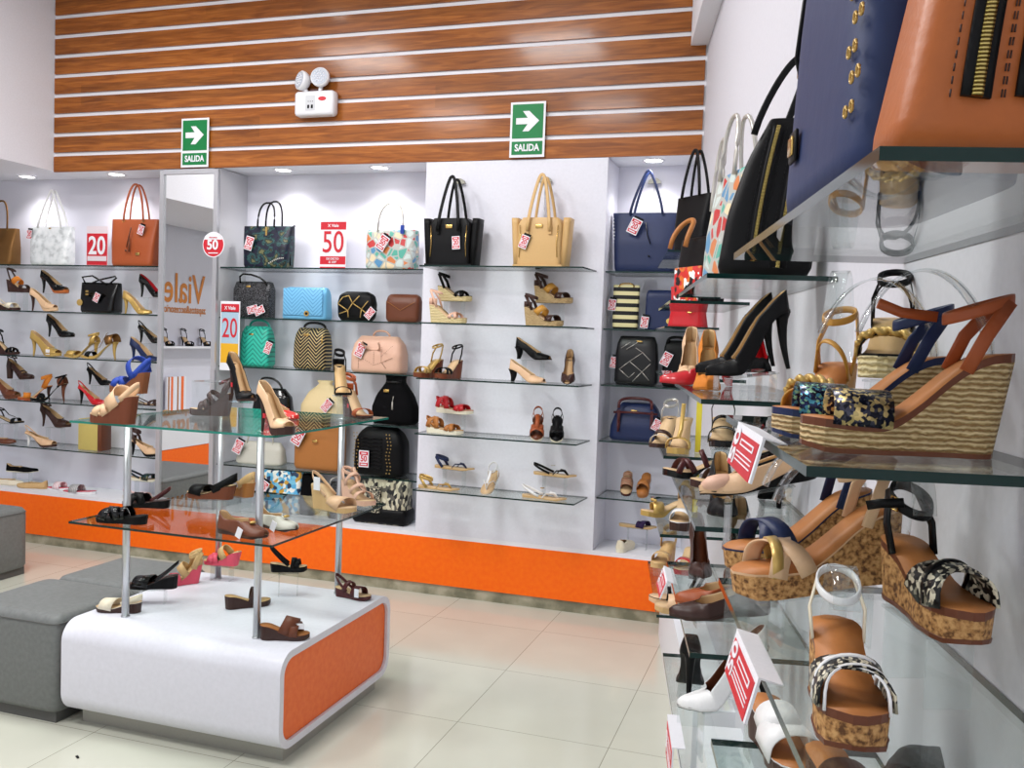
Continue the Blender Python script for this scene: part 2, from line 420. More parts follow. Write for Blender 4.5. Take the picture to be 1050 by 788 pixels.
    for n, me, ms in ps:
        lb = None
        if n == 'buckle': lb = 'small gold buckle'
        elif n == 'price_sticker': lb = 'small red and white price sticker'
        obj(n, me, None, root, label=lb)
    if sh: shell(obj('upper', sh[1], None, root))
    if stand is not None: riser(root, loc, stand, rz, label, tilt, L)
    if extra: extra(root)
    return root
RIS = {}
def riser(root, loc, zb, rz, label, tilt=0, L=.2):
    """the clear acrylic stand a raised shoe is shown on: plate on two bent legs"""
    x, y, z = loc; h = z - zb
    if h < .012: return
    h -= .003
    short = label.split(',')[0].split(' on ')[0].split(' with ')[0]
    r = thing('shoe_riser', 'clear acrylic riser under the ' + ' '.join(label.split()[:11]).rstrip(','), 'shoe riser', (x, y, zb), rz, 'clear acrylic shoe risers')
    w = .055
    key = (round(h, 3), round(tilt, 1), L)
    if key not in RIS:
        t = MB(); m = Matrix.Translation((0, 0, h)) @ Matrix.Rotation(math.radians(tilt), 4, 'Y')
        t.box((0, 0, -.0015), (L * .55, w, .003), 0, m)
        def leg(sx):
            dz = -math.sin(math.radians(tilt)) * sx * L * .25
            g = MB(); g.box((sx * L * .25, 0, (h - .003 + dz) / 2), (.003, w * .9, max(.004, h - .003 + dz)), 0); return g
        RIS[key] = (t.mesh('top_plate', [M_ACRYL]), leg(-1).mesh('leg', [M_ACRYL]), leg(1).mesh('leg', [M_ACRYL]))
    a, b, c = RIS[key]
    obj('top_plate', a, None, r); obj('leg', b, None, r); obj('leg', c, None, r)

def form(root, h=.11, x0=-.03, hh=.09):
    """a clear plastic shape-keeper that arches through the ankle strap: shown as a thing of its own"""

# ------------------------------------------------------------------ bags
def sup(w, d, z, n=24, e=.35, dx=0, dy=0):
    r = []
    for j in range(n):
        a = 2 * PI * (j + .5) / n; c, s = math.cos(a), math.sin(a)
        r.append((dx + w / 2 * math.copysign(abs(c) ** e, c), dy + d / 2 * math.copysign(abs(s) ** e, s), z))
    return r
def handle_pts(a, z0, h, y, p=.55, lean=0, n=22, a2=None):
    pts = []
    for i in range(n + 1):
        u = i / n; t = PI * u
        ww = a if a2 is None else lerp(a, a2, math.sin(t) ** 1)
        pts.append((-math.copysign(abs(math.cos(t)) ** .8, math.cos(t)) * ww + lean * math.sin(t), y * (1 - .5 * math.sin(t)), z0 + h * math.sin(t) ** p))
    return pts
def card(mb, w, h, num, M, base=0, red=1, white=2):
    """a small price card with red face and number"""
    mb.box((0, 0, 0), (w, .0016, h), base, M)
    mb.box((0, -.0012, 0), (w * .86, .001, h * .86), red, M)
    mb.box((0, -.0019, 0), (w * .8, .0006, h * .46), white, M)
    put_text(mb, num, h * .50, 0, 0, -.0026, .03, red, M, sx=.85)
    mb.box((0, -.0022, -h * .33), (w * .6, .0006, h * .07), white, M)
    mb.box((0, -.0022, h * .33), (w * .5, .0006, h * .06), white, M)
    return mb
def price_tag(root, x, y, z, num='50', ang=-15, w=.042, h=.062, face=0, black=True):
    M = Matrix.Translation((x, y, z)) @ Matrix.Rotation(math.radians(face), 4, 'Z') @ Matrix.Rotation(math.radians(ang), 4, 'Y')
    mb = MB()
    if black:
        mb.box((.004, .003, .012), (w * .9, .0012, h), 3, M)
        card(mb, w, h, num, M)
    else: card(mb, w, h, num, M)
    mb.tube([(x, y, z + h * .4), (x + .004, y + .004, z + h * .4 + .02)], .0008, 3)
    return obj('price_tag', mb, [M_WHITE, M_RED, M_WHITE, M_BLACK], root, label='red and white price tag reading ' + num)
def bag(name, label, loc, rz, w, d, h, mt, prof=None, e=.3, group=None, cat='handbag', handles=(), tag_=None, plate=None, zips=(), mh=None, extra=None, tilt=0, roll=0, top=None, lining=None, n=28, lean=0):
    """a bag: lofted body, handles, metal pieces. prof = [(height share, width share, depth share)]"""
    root = thing(name, label, cat, loc, rz, group, tilt, roll)
    prof = prof or [(0, .94, .9), (.03, .99, 1), (.3, 1, 1), (.7, 1, .8), (.97, 1, .5), (1, .99, .46)]
    rings = []
    mb = MB()
    P = prof; m = 14
    rings = [sup(w * P[0][1], d * P[0][2], h * P[0][0] + .001, n, e)]
    for i in range(1, m + 1):
        u = i / m * (P[-1][0])
        for (a, b) in zip(P, P[1:]):
            if u <= b[0] + 1e-9:
                q = (u - a[0]) / max(b[0] - a[0], 1e-6); ww, dd = lerp(a[1], b[1], q), lerp(a[2], b[2], q); break
        rings.append(sup(w * ww, d * dd, h * u, n, e, dx=lean * h * u))
    wt, dt = w * P[-1][1], d * P[-1][2]
    if lining:
        mb.loft(rings, 0, caps=False)
        mb.f.append(list(range(n))[::-1]); mb.m.append(0); mb.sm.append(False)
        mb.loft([sup(wt, dt, h, n, e, dx=lean * h), sup(wt * .96, dt * .88, h, n, e, dx=lean * h), sup(wt * .93, dt * .8, h * .8, n, e, dx=lean * h * .8)], 1, caps=False)
        k = len(mb.v) - n; mb.f.append([k + j for j in range(n)]); mb.m.append(1); mb.sm.append(False)
        obj('body', mb, [mt, lining], root)
    else:
        rings.append(sup(wt * .93, dt * .7, h * 1.012, n, e, dx=lean * h))
        mb.loft(rings, 0); obj('body', mb, mt, root)
    mh = mh or mt
    for hd in handles:
        k = hd.get('k', 'loop'); b = MB(); hm = hd.get('m', mh)
        if k == 'loop':
            pts = handle_pts(hd['a'], hd.get('z', h * .96), hd['h'], hd.get('y', -d * .2), hd.get('p', .6), hd.get('lean', 0), a2=hd.get('a2'))
            if hd.get('flat'): b.ribbon(pts, None, hd.get('w', .016), .004)
            else: b.tube(pts, hd.get('w', .005))
        else: b.tube([Vector(p) for p in hd['pts']], hd.get('w', .004))
        obj('handle', b, hm, root)
        if hd.get('rings'):
            for sx in (-1, 1):
                c = Vector((sx * hd['a'], hd.get('y', -d * .2), hd.get('z', h * .96)))
                r = MB(); r.tube([c + Vector((.009 * math.cos(t), 0, .009 * math.sin(t))) for t in [2 * PI * j / 12 for j in range(12)]], .0016, closed=True)
                obj('ring', r, M_GOLD, root, label='gold handle ring')
    for z in zips:
        b = MB(); b.tube([Vector(p) for p in z], .0022, n=6); obj('zipper', b, M_GOLD, root, label='gold zipper')
    if plate:
        b = MB(); b.box((plate[0], plate[1], plate[2]), (plate[3], .003, plate[4]), 0, bev=.001); obj('name_plate', b, M_GOLD, root, label='small gold metal plate')
    if tag_: price_tag(root, *tag_)
    if extra: extra(root)
    return root

# ------------------------------------------------------------------ colours and materials
M_WHITE = mat('white_paint', (236, 236, 242), .55)
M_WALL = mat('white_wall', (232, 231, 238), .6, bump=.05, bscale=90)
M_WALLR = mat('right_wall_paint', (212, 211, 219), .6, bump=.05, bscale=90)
M_NICHE = mat('recess_lining', (222, 221, 232), .5)
M_GREYP = mat('pale_grey_pier', (200, 200, 205), .5)
M_LAM = mat('white_laminate', (226, 226, 236), .35, bump=.03, bscale=60)
M_ORANGE = pattern('orange_panel', 'noise', [(255, 112, 2), (252, 102, 0)], 40, .45, bump=.05)
M_ORANGE2 = pattern('orange_laminate', 'noise', [(240, 116, 52), (234, 104, 42)], 40, .4, bump=.05)
M_STONE = pattern('skirting_stone', 'noise', [(120, 118, 98), (152, 148, 126), (176, 170, 150)], 9, .35, bump=.05)
M_STEEL = mat('brushed_steel', (205, 207, 210), .32, .9)
M_CHROME = mat('chrome', (225, 225, 228), .15, 1)
M_GOLD = mat('gold_metal', (214, 178, 106), .25, 1)
M_BLACK = mat('black_leather', (10, 10, 12), .45, bump=.1, spec=.16)
M_PATENT = mat('black_patent', (6, 6, 7), .2, coat=.4, spec=.2)
M_BSUEDE = mat('black_suede', (12, 12, 14), .85, spec=.08)
M_RED = mat('sign_red', (205, 38, 52), .45)
M_INS = mat('beige_insole', (212, 180, 138), .6)
M_TANINS = mat('tan_insole', (190, 122, 66), .5, bump=.1)
M_CREAM = mat('cream_leather', (232, 222, 198), .5)
M_NUDE = mat('nude_leather', (222, 184, 146), .38)
M_BEIGE = mat('beige_leather', (206, 170, 118), .45)
M_TAN = mat('tan_leather', (176, 96, 44), .42, bump=.25, bscale=120)
M_BROWN = mat('brown_leather', (104, 56, 34), .4, bump=.1)
M_DKBROWN = mat('dark_brown_leather', (58, 34, 28), .38)
M_MAROON = mat('maroon_leather', (76, 26, 28), .35)
M_REDL = mat('red_leather', (196, 26, 36), .3, coat=.3)
M_NAVY = mat('navy_leather', (24, 38, 78), .45, bump=.2, bscale=60)
M_BLUE = mat('royal_blue_suede', (34, 66, 158), .6)
M_WHITEL = mat('white_leather', (238, 238, 238), .35)
M_GOLDL = mat('gold_leather', (196, 162, 92), .32, .35)
M_SILVER = mat('silver_leather', (198, 194, 186), .3, .5)
M_BRONZE = mat('bronze_leather', (134, 96, 54), .3, .6, bump=.3, bscale=30)
M_ORSUEDE = mat('orange_suede', (206, 122, 40), .85, bump=.15)
M_MUSTARD = mat('mustard_leather', (196, 142, 60), .45)
M_TURQ = mat('turquoise_leather', (44, 176, 156), .45)
M_LBLUE = mat('light_blue_leather', (112, 182, 224), .4)
M_PINK = mat('coral_pink', (226, 84, 106), .4)
M_BLUSH = mat('blush_leather', (224, 180, 156), .45, bump=.15)
M_CAMEL = mat('camel_leather', (172, 110, 54), .5, bump=.25, bscale=120)
M_SANDBAG = mat('sand_leather', (206, 168, 112), .42, bump=.2, bscale=150)
M_RUST = mat('rust_leather', (170, 84, 44), .4)
M_ORBR = mat('cognac_leather', (160, 78, 38), .45, bump=.1)
M_GREYL = mat('pale_grey_leather', (196, 194, 182), .5)
M_RUBBERW = mat('cream_rubber', (232, 226, 204), .6)
M_ACRYL = clear('clear_acrylic', (250, 252, 252), 1.45, .02, .03)
M_GLASS = clear('shelf_glass', (250, 254, 252), 1.5)
M_GEDGE = mat('glass_edge_green', (14, 44, 40), .12)
M_GEDGE2 = mat('glass_edge_teal', (36, 128, 112), .12)
M_CORK = pattern('cork', 'noise', [(92, 58, 30), (168, 122, 72), (196, 152, 98)], 170, .7, bump=.4)
M_ROPE = pattern('jute_rope', 'rope', [(140, 108, 66), (200, 170, 120), (224, 198, 152)], 34, .8, bump=1.0, stretch=(1, 1, 1.6))
M_ROPE2 = pattern('pale_jute_rope', 'rope', [(186, 164, 112), (218, 200, 150), (228, 212, 168)], 38, .8, bump=.8)
M_WOODH = pattern('stacked_wood_sole', 'bandsz', [(112, 64, 36), (134, 80, 46)], 90, .5, bump=.05)
M_WEDBR = mat('brown_wedge', (112, 56, 30), .45)
M_SNAKE = pattern('snakeskin', 'cells', [(12, 12, 13), (214, 206, 182), (30, 30, 32), (14, 14, 16), (150, 144, 126)], 190, .35, stretch=(1, 1.6, 1), bump=.4)
M_SNAKE2 = pattern('grey_snakeskin', 'cells', [(30, 30, 30), (190, 182, 156), (90, 86, 78), (210, 204, 180)], 60, .45, stretch=(1, 1, .6), bump=.3)
M_SEQG = pattern('gold_and_black_sequins', 'cells', [(20, 22, 34), (206, 180, 120), (60, 60, 74), (170, 150, 100), (24, 26, 44)], 260, .25, .5, bump=.6)
M_SEQB = pattern('blue_sequins', 'cells', [(14, 20, 48), (60, 120, 140), (22, 30, 70), (120, 160, 130), (16, 18, 40)], 300, .2, .5, bump=.6)
M_GLIT = pattern('black_glitter', 'cells', [(16, 16, 18), (60, 60, 64), (24, 24, 26), (120, 120, 124), (20, 20, 22)], 420, .3, .4, bump=.5)
M_REPT = pattern('painted_reptile_print', 'cells', [(86, 168, 150), (186, 52, 52), (226, 206, 170), (84, 140, 180), (204, 122, 70), (196, 208, 204)], 24, .4, bump=.3, border=((176, 178, 172), .09))
M_FLORB = pattern('dark_floral_print', 'noise', [(8, 12, 26), (24, 26, 52), (14, 16, 30), (40, 84, 84), (10, 12, 18), (104, 104, 70)], 20, .35, bump=.3)
M_FLORL = pattern('blue_floral_print', 'cells', [(86, 168, 214), (232, 232, 226), (40, 60, 90), (196, 150, 60), (120, 190, 220)], 42, .5, bump=.2)
M_CREAMBAG = mat('cream_bag_leather', (222, 200, 152), .5, bump=.2)
M_SILVERBAG = pattern('silver_white_leather', 'noise', [(186, 190, 192), (216, 220, 222), (228, 230, 232)], 24, .35, bump=.2)
M_STRIPE = pattern('cream_black_stripes', 'bandsz', [(20, 20, 20), (226, 216, 164)], 7.2, .5, width=.02, bump=.1)
M_SWHITE = pattern('striped_pink_canvas', 'bandsx', [(226, 170, 176), (238, 236, 236)], 30, .6, width=.05)
M_MULTI = pattern('multicolour_weave', 'bandsx', [(60, 30, 22), (190, 70, 40), (50, 110, 120), (220, 180, 120)], 24, .6)
M_OTTO = pattern('grey_vinyl', 'noise', [(106, 109, 108), (114, 117, 116)], 60, .5, bump=.15)
M_OTTOB = mat('grey_vinyl_base', (92, 92, 90), .6)
M_GREENS = mat('exit_green', (0, 122, 62), .5)
M_PLAST = mat('lamp_plastic', (234, 234, 238), .35)
M_DIFF = mat('lamp_lens', (196, 202, 214), .2)
M_WOOD = None
def wood():
    m = mat('varnished_boards', (150, 84, 34), .34, coat=.22, spec=.2); nt, b = nodes_of(m)
    for l in list(b.inputs['Base Color'].links): nt.links.remove(l)
    N = nt.nodes.new; L = nt.links.new
    tc = N('ShaderNodeTexCoord'); mp = N('ShaderNodeMapping'); mp.inputs['Scale'].default_value = (1.3, 1, 16); L(tc.outputs['Object'], mp.inputs[0])
    n = N('ShaderNodeTexNoise'); n.inputs['Scale'].default_value = 3.2; n.inputs['Detail'].default_value = 7; n.inputs['Distortion'].default_value = .7; L(mp.outputs[0], n.inputs[0])
    cr = N('ShaderNodeValToRGB'); e = cr.color_ramp.elements; e[0].position = .3; e[0].color = lin((118, 62, 20)); e[1].position = .72; e[1].color = lin((168, 100, 40))
    x = e.new(.5); x.color = lin((142, 80, 28)); L(n.outputs['Fac'], cr.inputs[0])
    # board to board differences
    sx = N('ShaderNodeSeparateXYZ'); L(tc.outputs['Object'], sx.inputs[0])
    a = N('ShaderNodeMath'); a.operation = 'MULTIPLY'; a.inputs[1].default_value = 1 / .127; L(sx.outputs['Z'], a.inputs[0])
    f = N('ShaderNodeMath'); f.operation = 'FLOOR'; L(a.outputs[0], f.inputs[0])
    g = N('ShaderNodeMath'); g.operation = 'MULTIPLY'; g.inputs[1].default_value = .55; L(sx.outputs['X'], g.inputs[0])
    a2 = N('ShaderNodeMath'); L(g.outputs[0], a2.inputs[0]); 
    m2 = N('ShaderNodeMath'); m2.operation = 'MULTIPLY'; m2.inputs[1].default_value = .37; L(f.outputs[0], m2.inputs[0]); L(m2.outputs[0], a2.inputs[1])
    f2 = N('ShaderNodeMath'); f2.operation = 'FLOOR'; L(a2.outputs[0], f2.inputs[0])
    cb = N('ShaderNodeCombineXYZ'); L(f.outputs[0], cb.inputs[0]); L(f2.outputs[0], cb.inputs[1])
    w = N('ShaderNodeTexWhiteNoise'); L(cb.outputs[0], w.inputs[0])
    mr = N('ShaderNodeMapRange'); mr.inputs[3].default_value = .82; mr.inputs[4].default_value = 1.12; L(w.outputs[0], mr.inputs[0])
    mx = N('ShaderNodeMix'); mx.data_type = 'RGBA'; mx.blend_type = 'MULTIPLY'; mx.inputs[0].default_value = 1; L(cr.outputs[0], mx.inputs[6])
    cc = N('ShaderNodeCombineColor'); [L(mr.outputs[0], cc.inputs[i]) for i in range(3)]; L(cc.outputs[0], mx.inputs[7]); L(mx.outputs[2], b.inputs['Base Color'])
    return m
M_WOOD = wood()
def tiles():
    m = mat('polished_floor_tiles', (206, 206, 194), .13); nt, b = nodes_of(m)
    for l in list(b.inputs['Base Color'].links): nt.links.remove(l)
    N = nt.nodes.new; L = nt.links.new
    tc = N('ShaderNodeTexCoord'); mp = N('ShaderNodeMapping'); mp.inputs['Location'].default_value = (.625, -3.275, 0); L(tc.outputs['Object'], mp.inputs[0])
    br = N('ShaderNodeTexBrick'); br.offset = 0; br.squash = 1
    br.inputs['Scale'].default_value = 1; br.inputs['Brick Width'].default_value = .6; br.inputs['Row Height'].default_value = .6; br.inputs['Mortar Size'].default_value = .0016; br.inputs['Mortar Smooth'].default_value = 0
    br.inputs['Color1'].default_value = lin((203, 204, 190)); br.inputs['Color2'].default_value = lin((198, 199, 185)); br.inputs['Mortar'].default_value = lin((150, 148, 134))
    L(mp.outputs[0], br.inputs[0])
    n = N('ShaderNodeTexNoise'); n.inputs['Scale'].default_value = 5; n.inputs['Detail'].default_value = 6; L(tc.outputs['Object'], n.inputs[0])
    mx = N('ShaderNodeMix'); mx.data_type = 'RGBA'; mx.blend_type = 'MULTIPLY'; mx.inputs[0].default_value = .10; L(br.outputs[0], mx.inputs[6]); L(n.outputs['Fac'], mx.inputs[7])
    L(mx.outputs[2], b.inputs['Base Color'])
    return m
M_TILE = tiles()

# ------------------------------------------------------------------ room shell
YB, YF, ZC = 5.15, 4.85, 3.75
XR = -.56
struct('floor', MB().box((-2, 1.1, -.05), (12, 8.6, .1)), M_TILE)
struct('ceiling', MB().box((-2, 1.1, ZC + .05), (12, 8.6, .1)), M_WALL)
struct('wall_back', MB().box((-3.2, YB + .05, 1.4), (6.4, .1, 2.8)), M_NICHE)
struct('wall_back_upper', MB().box((-2.675, YF + .16, (2.5 + ZC) / 2), (4.23, .3, ZC - 2.5)), M_WHITE)
b = MB(); z = 2.492
while z < ZC - .02:
    zt = min(z + .101, ZC - .01); b.box((-2.675, YF + .004, (z + zt) / 2), (4.21, .016, zt - z)); z += .127
struct('trim_1', b, M_WOOD, label='varnished horizontal boards with white gaps above the recesses')
struct('wall_left_upper', MB().box((-5.4, 2.15, (2.5 + ZC) / 2), (1.22, 6.3, ZC - 2.5)), M_WALL)
struct('wall_left', MB().box((-6.15, 1.1, 1.9), (.1, 8.4, 3.8)), M_NICHE)
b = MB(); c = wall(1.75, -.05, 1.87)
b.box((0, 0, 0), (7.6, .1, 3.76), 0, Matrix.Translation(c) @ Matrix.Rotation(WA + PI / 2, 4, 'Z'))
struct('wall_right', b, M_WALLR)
b = MB(); c = wall(1.9, .044, 3.4)
b.box((0, 0, 0), (5.94, .086, .70), 0, Matrix.Translation(c) @ Matrix.Rotation(WA + PI / 2, 4, 'Z'))
struct('trim_2', b, M_WHITE, label='white boxed beam high along the right wall')
struct('wall_back_pier', MB().box((-1.5875, (YF + YB) / 2, 1.425), (1.055, .3, 2.13)), M_LAM)
struct('trim_3', MB().box((-3.71, (YF + YB) / 2 + .005, 1.425), (.42, .29, 2.13)), M_GREYP, label='pale grey pier that carries the mirror')
struct('trim_4', MB().box((-3.3, (YF + YB) / 2, .348), (5.48, .298, .024)), M_WHITE, label='white ledge under the recesses')
struct('trim_5', MB().box((-3.32, YF + .03, .2), (5.5, .06, .272)), M_ORANGE, label='orange panel under the recesses')
struct('baseboard_back', MB().box((-3.32, YF + .035, .032), (5.52, .05, .064)), M_STONE)
b = MB()
for (s0, s1, d) in ((2.86, 4.72, .13), (-1.2, 2.74, .125)):
    c = wall((s0 + s1) / 2, d / 2, .18)
    b.box((0, 0, 0), (s1 - s0, d, .36), 0, Matrix.Translation(c) @ Matrix.Rotation(WA + PI / 2, 4, 'Z'))
c = wall((.2 + 2.70) / 2, .062, .361)
b.box((0, 0, 0), (2.4, .07, .004), 1, Matrix.Translation(c) @ Matrix.Rotation(WA + PI / 2, 4, 'Z'))
struct('trim_6', b, [M_WHITE, mat('inset_grey', (190, 196, 204), .3)], label='low white ledge along the right wall')

# recess ceilings are the underside of the upper wall; downlights sit in them
def downlight(x, y, label, power=9):
    t = thing('downlight', label, 'ceiling light', (x, y, 2.5), 0, 'round recessed downlights over the shelves')
    b = MB(); b.loft([[(r * math.cos(2 * PI * j / 28), r * math.sin(2 * PI * j / 28), z) for j in range(28)] for r, z in ((.062, -.0005), (.064, -.006), (.05, -.009), (.046, -.004))], 0, caps=False)
    obj('trim_ring', b, M_WHITE, t)
    b = MB(); b.cyl((0, 0, -.006), .047, .004); obj('lens', b, mat('lit_lens', (255, 252, 246), emit=12), t)
    l = bpy.data.lights.new('downlight_lamp', 'SPOT'); l.energy = power; l.spot_size = math.radians(125); l.spot_blend = .7; l.shadow_soft_size = .045; l.color = (1, .98, .97)
    o = bpy.data.objects.new('lamp', l); col.objects.link(o); o.parent = t; o.location = (0, 0, -.015)
# housings are flush in a lowered soffit board
struct('trim_7', MB().box((-2.675, 5.0, 2.498), (4.23, .3, .006)), M_WHITE, label='white soffit board over the recesses')
for x, lb in ((-5.15, 'round downlight over the bronze and white totes at far left'), (-4.4, 'round downlight over the tan tote beside the mirror'), (-3.14, 'round downlight over the dark floral tote'),
              (-2.48, 'round downlight over the reptile print tote'), (-.84, 'round downlight over the navy studded tote')):
    downlight(x, 4.99, lb, 14)

# ------------------------------------------------------------------ mirror
t = thing('wall_mirror', 'tall wall mirror in a thin silver frame between the two left recesses', 'mirror', (-3.71, YF - .002, .37))
b = MB()
for x in (-.2, .2): b.box((x, -.008, 1.06), (.03, .02, 2.10))
for z in (.02, 2.10): b.box((0, -.008, z), (.37, .02, .03))
obj('frame', b, mat('silver_frame', (196, 196, 200), .35, .6), t)
obj('glass', MB().box((0, -.003, 1.06), (.372, .006, 2.06)), mat('mirror_glass', (238, 240, 240), .0, 1), t)
# round sale sticker on the mirror edge
t = thing('round_sticker', 'round red and white sale sticker reading 50 on the mirror edge', 'sticker', (-3.5180, 4.8295, 2.0170))
b = MB(); M0 = Matrix.Rotation(PI / 2, 4, 'X')
b.cyl((0, 0, 0), .079, .002, 0, M0, 40); b.cyl((0, 0, .002), .073, .001, 1, M0, 40)
b.add([(.073 * math.cos(a), -.0045, .073 * math.sin(a)) for a in [math.radians(25 + 130 * j / 20) for j in range(21)]], [tuple(range(21))[::-1]], 0)
put_text(b, '50', .082, -.004, -.004, -.006, .03, 0); put_text(b, 'descuento', .014, 0, .044, -.006, .02, 1); b.box((0, -.004, -.052), (.07, .001, .006), 0)
obj('disc', b, [M_WHITE, M_RED], t, rot=(0, 0, 0))

# ------------------------------------------------------------------ exit signs and emergency lamp
def exit_sign(label, loc):
    t = thing('exit_sign', label, 'exit sign', loc, 0, None)
    b = MB(); b.box((0, 0, 0), (.20, .004, .30), 0); b.box((0, -.003, .045), (.176, .002, .185), 1); b.box((0, -.003, -.1), (.176, .002, .072), 1)
    obj('panel', b, [M_WHITE, M_GREENS], t)
    b = MB(); b.add([(-.066, -.0055, .063), (.0, -.0055, .063), (-.028, -.0055, .1), (.008, -.0055, .1), (.066, -.0055, .046), (.008, -.0055, -.01), (-.028, -.0055, -.01), (.0, -.0055, .029), (-.066, -.0055, .029)], [(0, 1, 7, 8), (1, 2, 3, 4), (4, 5, 6, 7), (1, 4, 7)][0:0] + [(8, 7, 1, 0), (7, 4, 1), (4, 3, 2, 1), (7, 6, 5, 4)])
    obj('arrow', b, M_WHITE, t)
    b = MB(); put_text(b, 'SALIDA', .052, 0, -.1, -.0052, .03, sx=.82); obj('lettering', b, M_WHITE, t)
exit_sign('green SALIDA exit sign with white arrow, the left one above the mirror', (-3.6676, 4.8300, 2.6448))
exit_sign('green SALIDA exit sign with white arrow, the right one above the beige tote', (-1.5123, 4.8300, 2.6482))
t = thing('emergency_lamp', 'white twin-head emergency lamp on the wooden boards', 'emergency light', (-2.8127, 4.8455, 2.8381))
b = MB(); b.box((0, -.035, 0), (.26, .07, .145), 0, bev=.018); obj('housing', b, M_PLAST, t)
b = MB(); b.box((-.02, -.0715, -.0), (.062, .002, .085), 0); b.box((-.031, -.0735, -.022), (.012, .003, .02), 1); b.box((-.007, -.0735, -.022), (.012, .003, .02), 1)
for k in range(3): b.ball((-.032 + .014 * k, -.073, .008), .003, 1, n=6)
obj('control_panel', b, [mat('panel_grey', (206, 208, 212), .4), M_BLACK], t)
b = MB(); b.loft([[(.058 + r * .026 * math.cos(a), y, .022 + r * .012 * math.sin(a)) for a in [2 * PI * j / 20 for j in range(20)]] for r, y in ((1, -.070), (1, -.073))]); obj('badge', b, M_RED, t, label='small red oval badge')
b = MB(); b.box((-.01, -.04, .078), (.05, .02, .012), 0); obj('top_clip', b, mat('dark_red_plastic', (70, 30, 30), .4), t)
for sx, dx, dz, ry in ((-1, -.088, .135, -32), (1, .035, .148, 8)):
    M1 = Matrix.Translation((dx, -.06, dz)) @ Matrix.Rotation(math.radians(ry), 4, 'Z') @ Matrix.Rotation(math.radians(-8), 4, 'X')
    b = MB(); rr = .056
    MM = M1 @ Matrix.Rotation(PI / 2, 4, 'X')
    b.loft([[(r * math.cos(a), r * math.sin(a), z) for a in [2 * PI * j / 30 for j in range(30)]] for r, z in ((.02, -.05), (.045, -.035), (rr, -.01), (rr, .01), (rr * .9, .014))], 0, MM)
    h = obj('lamp_head', b, M_PLAST, t)
    b = MB(); b.cyl((0, 0, .0142), rr * .86, .003, 0, MM, 28)
    for q in range(3):
        for w_ in range(6 * q or 1): b.ball((.016 * q * math.cos(w_ * 2 * PI / (6 * q or 1)), .016 * q * math.sin(w_ * 2 * PI / (6 * q or 1)), .018), .005, 1, MM, n=6)
    obj('lens', b, [M_DIFF, M_WHITE], h)
    b = MB(); b.tube([(dx, -.045, dz - .045), (dx * .75, -.04, .08), (dx * .72, -.035, .06)], .012); obj('swivel_neck', b, M_PLAST, t)

# ------------------------------------------------------------------ glass shelves
SZ = [1.885, 1.575, 1.27, .965, .652]
GS = 'glass shelves on the back wall'
def shelf(label, pts, z, th=.008, group=None, edge=None, clips=()):
    """a pane of glass with dark green edge, outline given anticlockwise"""
    b = MB(); n = len(pts)
    b.add([(x, y, z) for x, y in pts], [tuple(range(n))], 0)
    b.add([(x, y, z - th) for x, y in pts], [tuple(range(n))[::-1]], 0)
    for i in range(n):
        a, c = pts[i], pts[(i + 1) % n]; b.add([(a[0], a[1], z - th), (c[0], c[1], z - th), (c[0], c[1], z), (a[0], a[1], z)], [(0, 1, 2, 3)], 1)
    o = obj('glass_shelf', b, [M_GLASS, edge or M_GEDGE]); tag(o, label, 'shelf', group)
    return o
ORD = ['top', 'second', 'third', 'fourth', 'lowest']
for k, z in enumerate(SZ):
    shelf('%s glass shelf on the white pier between the recesses' % ORD[k], [(-2.03, 4.6), (-1.115, 4.6), (-1.1, 4.849), (-2.03, 4.849)], z, group='glass shelves on the white pier')
    if k == 3: shelf('fourth glass shelf down in the left recess, beside the mirror', [(-6.09, 4.87), (-3.93, 4.87), (-3.93, 5.149), (-6.09, 5.149)], z, group='glass shelves in the left recess')
    else: shelf('%s glass shelf in the left recess, beside the mirror' % ORD[k], [(-6.09, 4.87), (-3.93, 4.87), (-3.93, 5.149), (-6.09, 5.149)], z, group='glass shelves in the left recess')
    shelf('%s glass shelf in the middle recess between mirror and pier' % ORD[k], [(-3.495, 4.87), (-2.12, 4.87), (-2.12, 5.149), (-3.495, 5.149)], z, group='glass shelves in the middle recess')
    p = wall(4.62, .0, 0)
    shelf('%s glass shelf in the corner recess at right of the pier' % ORD[k], [(-1.055, 4.87), (-.57, 4.87), (-.63, 5.149), (-1.055, 5.149)], z, group='glass shelves in the corner recess')
WZ_ = [1.643, 1.395, 1.141, .885, .62]
ORDW = ['topmost', 'second', 'third', 'fourth', 'lowest']
for bay, (s0, s1, nm) in enumerate(((.665, 1.43, 'nearest'), (1.83, 2.60, 'middle'), (2.97, 3.70, 'farthest'))):
    for k, z in enumerate(WZ_):
        a = s0 + (.18 if bay == 0 and k == 1 else (.12 if bay == 0 and k > 1 else 0))
        q = [wall(a, .25, 0), wall(a, .001, 0), wall(s1, .001, 0), wall(s1, .25, 0)]
        shelf('%s glass shelf of the %s bay on the right wall' % (ORDW[k], nm), [(p.x, p.y) for p in q][::1], z, .01, group='glass shelves on the right wall', edge=M_GEDGE)
for k, z in ((0, 1.885), (1, 1.575)):
    q = [wall(3.78, .22, 0), wall(3.78, .001, 0), wall(4.6, .001, 0), wall(4.6, .22, 0)]
    shelf('%s glass shelf in the far corner of the right wall, by the recess' % ('upper', 'lower')[k], [(p.x, p.y) for p in q], z, .008, group='corner glass shelves of the right wall')

